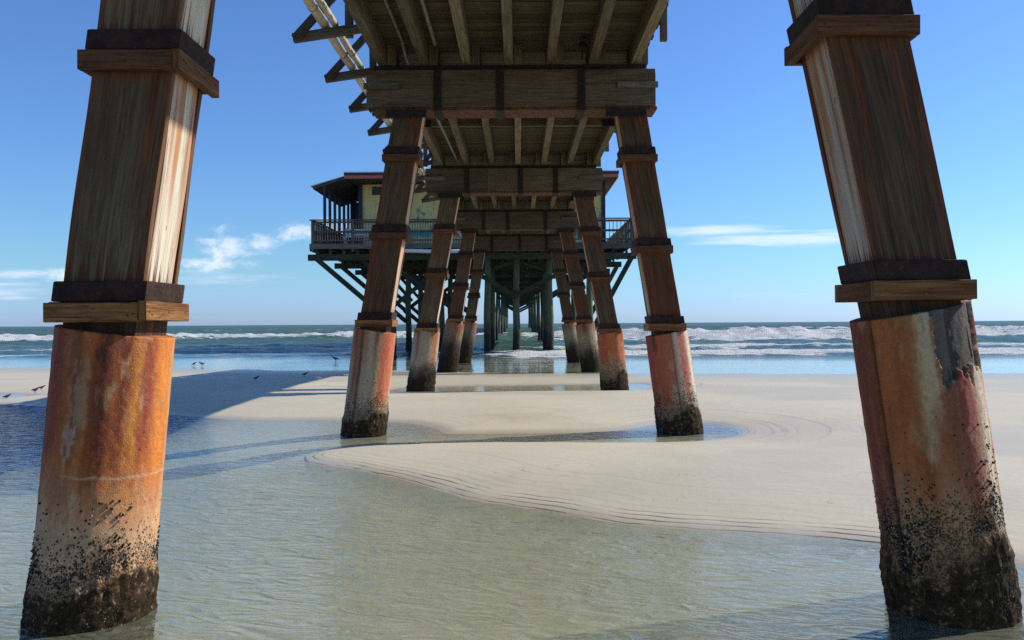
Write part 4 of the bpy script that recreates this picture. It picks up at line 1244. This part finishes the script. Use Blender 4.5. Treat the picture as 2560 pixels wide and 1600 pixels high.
v = MB().box(-8.35, -7.45, WY0 - 0.05, WY0 - 0.003, 9.02, 9.50).build('vent', M['wood_rail'], hs)
b = MB()
for i in range(6):
    b.box(-8.29, -7.51, WY0 - 0.075, WY0 - 0.052, 9.06 + i * 0.072, 9.095 + i * 0.072)
b.build('louvre', M['navy'], v)
rf = MB().box(-9.5, 5.5, 45.0, 62.5, 9.66, 9.90).build('roof', M['soffit'], hs)
b = MB()
b.box(-9.52, 5.52, 44.955, 44.998, 9.61, 9.79); b.build('trim_board', M['coral'], rf)
b = MB(); b.box(5.502, 5.545, 44.96, 62.5, 9.61, 9.79); b.build('trim_board', M['coral'], rf)
MB().box(-9.53, 5.56, 44.93, 44.997, 9.793, 9.93).build('gutter_board', M['navy'], rf)
MB().box(5.503, 5.565, 45.0, 62.5, 9.793, 9.93).build('gutter_board', M['navy'], rf)
MB().prism([(-9.55, 44.9, 9.935), (5.6, 44.9, 9.935), (5.6, 62.6, 9.935), (-9.55, 62.6, 9.935)], [(-9.50, 44.95, 10.0), (5.55, 44.95, 10.0), (1, 54, 11.2), (-5, 54, 11.2)]).build('roof_sheet', M['flash'], rf)
MB().prism([(-9.50, 45.0, 9.60), (-9.50, 52.0, 9.60), (-11.25, 52.0, 9.06), (-11.25, 45.0, 9.06)], [(-9.51, 45.0, 9.72), (-9.51, 52.0, 9.72), (-11.25, 52.0, 9.18), (-11.25, 45.0, 9.18)]).build('porch_roof', M['soffit'], hs)
MB().prism([(-9.48, 44.93, 9.74), (-9.48, 52.0, 9.74), (-11.35, 52.0, 9.185), (-11.35, 44.93, 9.185)], [(-9.48, 44.93, 9.78), (-9.48, 52.0, 9.78), (-11.35, 52.0, 9.225), (-11.35, 44.93, 9.225)]).build('porch_roof_sheet', M['flash'], hs)
for i in range(6):
    MB().box(-10.70, -10.56, 45.05 + i * 1.25, 45.19 + i * 1.25, PZ, 9.22).build('porch_post', M['navy'], hs)
MB().box(-10.55, WX0 - 0.002, 51.6, 51.7, PZ, 9.30).build('porch_back_wall', M['darkwall'], hs)
for i in range(3):
    MB().box(-10.4 + i * 0.5, -10.32 + i * 0.5, 51.52, 51.598, PZ, 9.2).build('porch_stud', M['navy'], hs)
# bench on the deck
bn = empty('white_bench', (-8.6, 44.2, PZ), 'white slatted bench on the platform behind the railing', 'bench')
b = MB()
for i in range(4): b.box(-9.4, -7.8, 43.95 + i * 0.12, 44.05 + i * 0.12, PZ + 0.43, PZ + 0.47)
b.build('seat', M['white'], bn)
b = MB()
for i in range(3): b.box(-9.4, -7.8, 44.46, 44.5, PZ + 0.58 + i * 0.13, PZ + 0.68 + i * 0.13)
b.build('backrest', M['white'], bn)
for x in (-9.3, -7.9):
    for (yy, zt) in ((43.98, 0.428), (44.43, 0.98)):
        MB().box(x - 0.03, x + 0.03, yy - 0.028, yy + 0.028, PZ, PZ + zt).build('leg', M['white'], bn)

# ------------------------------------------------------------------ shore birds
def make_bird(px, py, facing, label, size=1.0, white=False, z=0.0, pitch=0.0):
    X, D = gnd(px, py); size *= 0.82
    me = bpy.data.meshes.new('shorebird')
    sp = [(-0.105, 0.0, 0.085 - pitch * .3, .010), (-0.055, 0, 0.100 - pitch * .1, .026), (0.0, 0, 0.112, .038), (0.045, 0, 0.124, .031), (0.072, 0, 0.145, .018), (0.088, 0, 0.163, .021), (0.106, 0, 0.163, .013), (0.128, 0, 0.158, .0045), (0.150, 0, 0.153, .003)]
    vs = [(a * facing, b_, c) for a, b_, c, r in sp]; rs = [r for *_, r in sp]
    es = [(i, i + 1) for i in range(len(sp) - 1)]
    for s in (-1, 1):
        b0 = len(vs)
        vs += [(0.005 * facing, 0.016 * s, 0.085), (-0.012 * facing, 0.018 * s, 0.045), (0.004 * facing + s * 0.014, 0.018 * s, 0.002), (0.028 * facing + s * 0.014, 0.018 * s, 0.001)]
        rs += [.010, .0045, .004, .0035]
        es += [(2, b0), (b0, b0 + 1), (b0 + 1, b0 + 2), (b0 + 2, b0 + 3)]
    me.from_pydata([tuple(c * size for c in v) for v in vs], es, [])
    o = link('shorebird', me)
    o.location = (X, D, z)
    md = o.modifiers.new('skin', 'SKIN')
    for i, sv in enumerate(me.skin_vertices[0].data):
        sv.radius = (rs[i] * size, rs[i] * size); sv.use_root = (i == 2)
    o.modifiers.new('sub', 'SUBSURF').render_levels = 2
    me.materials.append(M['bird_w'] if white else M['bird'])
    tag(o, label, 'shorebird', 'small shorebirds on the beach')
    return o


make_bird(17, 1003, 1, 'small brown shorebird by the left edge, closest to the shaded water', 1.0, z=0.02)
make_bird(88, 988, 1, 'small brown shorebird walking just left of the big rusted leg', 1.05, z=0.04)
make_bird(104, 982, 1, 'small brown shorebird half beside another, nearest the big rusted leg', 0.95, z=0.05)
make_bird(485, 915, 1, 'shorebird with head low at the waterline', 1.15, z=0.0, pitch=.1)
make_bird(505, 916, -1, 'upright shorebird at the waterline right of a head-down one', 1.3, z=0.0)
make_bird(640, 962, 1, 'shorebird in the middle of the pier shadow', 1.0, z=0.10)
make_bird(762, 951, 1, 'shorebird inside the pier shadow close to its sunny edge', 1.0, z=0.1)
make_bird(794, 961, -1, 'pale shorebird on the border of sun and pier shadow', 1.1, white=True, z=0.1)
make_bird(839, 905, -1, 'larger dark shorebird wading in the wet film left of the second leg', 1.7, z=0.0)
make_bird(1152, 932, 1, 'dark shorebird beside the black foot of the fourth leg', 1.2, z=0.0)

# ------------------------------------------------------------------ sky, sun, camera
SUN_DIR = Vector((1.0, 0.354, 0.728)).normalized()
elev = math.asin(SUN_DIR.z); azim = math.atan2(SUN_DIR.x, SUN_DIR.y)
w = NT('World', world=True)
scene.world = w.m
sky = w.n('ShaderNodeTexSky', sky_type='NISHITA', sun_disc=False, sun_elevation=elev, sun_rotation=azim, altitude=0.0, air_density=1.0, dust_density=0.35, ozone_density=2.2)
dirv = w.n('ShaderNodeTexCoord', out=0)
dx, dy, dz = w.sep(dirv)
u = w.math('DIVIDE', dx, w.math('MAXIMUM', dy, 0.02)); v = w.math('DIVIDE', dz, w.math('MAXIMUM', dy, 0.02))
front = w.step(dy, 0.05, 0.2)
nz_ = w.noise(w.xyz(w.mul(u, 34), w.mul(v, 60), 1.7), 1, 8, 0.66, 0.35)
nw_ = w.noise(w.xyz(w.mul(u, 9), w.mul(v, 90), 5.7), 1, 6, 0.62, 0.7)


def blob(px, py, rx, ry):
    cu, cv = (px - CX) / F, (CY - py) / F
    a = w.math('DIVIDE', w.math('SUBTRACT', u, cu), rx / F); b2 = w.math('DIVIDE', w.math('SUBTRACT', v, cv), ry / F)
    r = w.math('SQRT', w.add(w.mul(a, a), w.mul(b2, b2)))
    return w.math('SUBTRACT', 1.0, r, clamp=True)


cum = None
for (px, py, rx, ry) in ((570, 615, 120, 66), (545, 655, 140, 34), (655, 608, 75, 34), (490, 655, 60, 28), (745, 578, 95, 38), (820, 570, 80, 36), (160, 680, 70, 30)):
    m_ = blob(px, py, rx, ry)
    cum = m_ if cum is None else w.mx(cum, m_)
cl = w.step(w.add(w.mul(cum, 0.8), w.mul(w.math('SUBTRACT', nz_, 0.5), 1.9)), 0.14, 0.95)
cl = w.mul(cl, w.step(cum, 0.02, 0.2))
wis = None
for (px, py, rx, ry, k) in ((1800, 580, 320, 24, .9), (1950, 602, 420, 28, 1), (2150, 590, 300, 26, .8), (70, 675, 260, 26, .8), (0, 720, 200, 55, .6), (2000, 740, 500, 30, .35), (560, 690, 330, 40, .6), (330, 640, 260, 40, .35)):
    m_ = w.mul(blob(px, py, rx, ry), k)
    wis = m_ if wis is None else w.mx(wis, m_)
wl = w.mul(w.step(w.add(wis, w.mul(w.math('SUBTRACT', nw_, 0.5), 1.2)), 0.25, 0.85), w.step(wis, 0.0, 0.3))
mask = w.mul(front, w.mx(w.mul(cl, 0.72), w.mul(wl, 0.6)))
lowb = w.step(dz, -0.02, 0.30, 1, 0)
tint = w.mix(lowb, (0.62, 0.91, 1.34), (0.56, 0.88, 1.20))
tint = w.mix(w.step(dz, 0.0, 0.075, 1, 0), tint, (0.56, 0.84, 1.62))
skyc = w.mix(1.0, sky, tint, 'MULTIPLY')
cloudc = w.mix(nz_, (6.6, 7.4, 8.8), (9.2, 9.6, 10.0))
colr = w.mix(mask, skyc, cloudc)
bg = w.n('ShaderNodeBackground', {'Color': colr, 'Strength': 0.106})
w.n('ShaderNodeOutputWorld', {0: bg}, out=None)

sun = bpy.data.lights.new('sun', 'SUN'); sun.energy = 5.0; sun.angle = R(0.53); sun.color = (1.0, 0.93, 0.82)
so = bpy.data.objects.new('sun', sun); COL.objects.link(so)
so.rotation_euler = SUN_DIR.to_track_quat('Z', 'Y').to_euler()

cam = bpy.data.cameras.new('camera'); co = bpy.data.objects.new('camera', cam); COL.objects.link(co)
cam.sensor_width = 36; cam.lens = 36 * F / 2560
cam.shift_x = -(CX - 1280) / 2560; cam.shift_y = (CY - 800) / 2560
cam.clip_start = 0.05; cam.clip_end = 40000
co.location = (0, 0, H)
co.rotation_euler = (R(90), 0, 0)
co.rotation_euler.rotate_axis('Z', -ROLL)
scene.camera = co

scene.view_settings.view_transform = 'Standard'
scene.view_settings.look = 'None'
scene.view_settings.exposure = 0.22
scene.view_settings.gamma = 1
scene.render.resolution_x, scene.render.resolution_y = 1024, 640
scene.render.engine = 'CYCLES'
scene.cycles.use_denoising = False
try:
    scene.cycles.denoiser = 'OPENIMAGEDENOISE'
except Exception:
    pass
scene.cycles.max_bounces = 8
scene.cycles.transparent_max_bounces = 12
scene.cycles.sample_clamp_indirect = 6
scene.cycles.sample_clamp_direct = 3.0
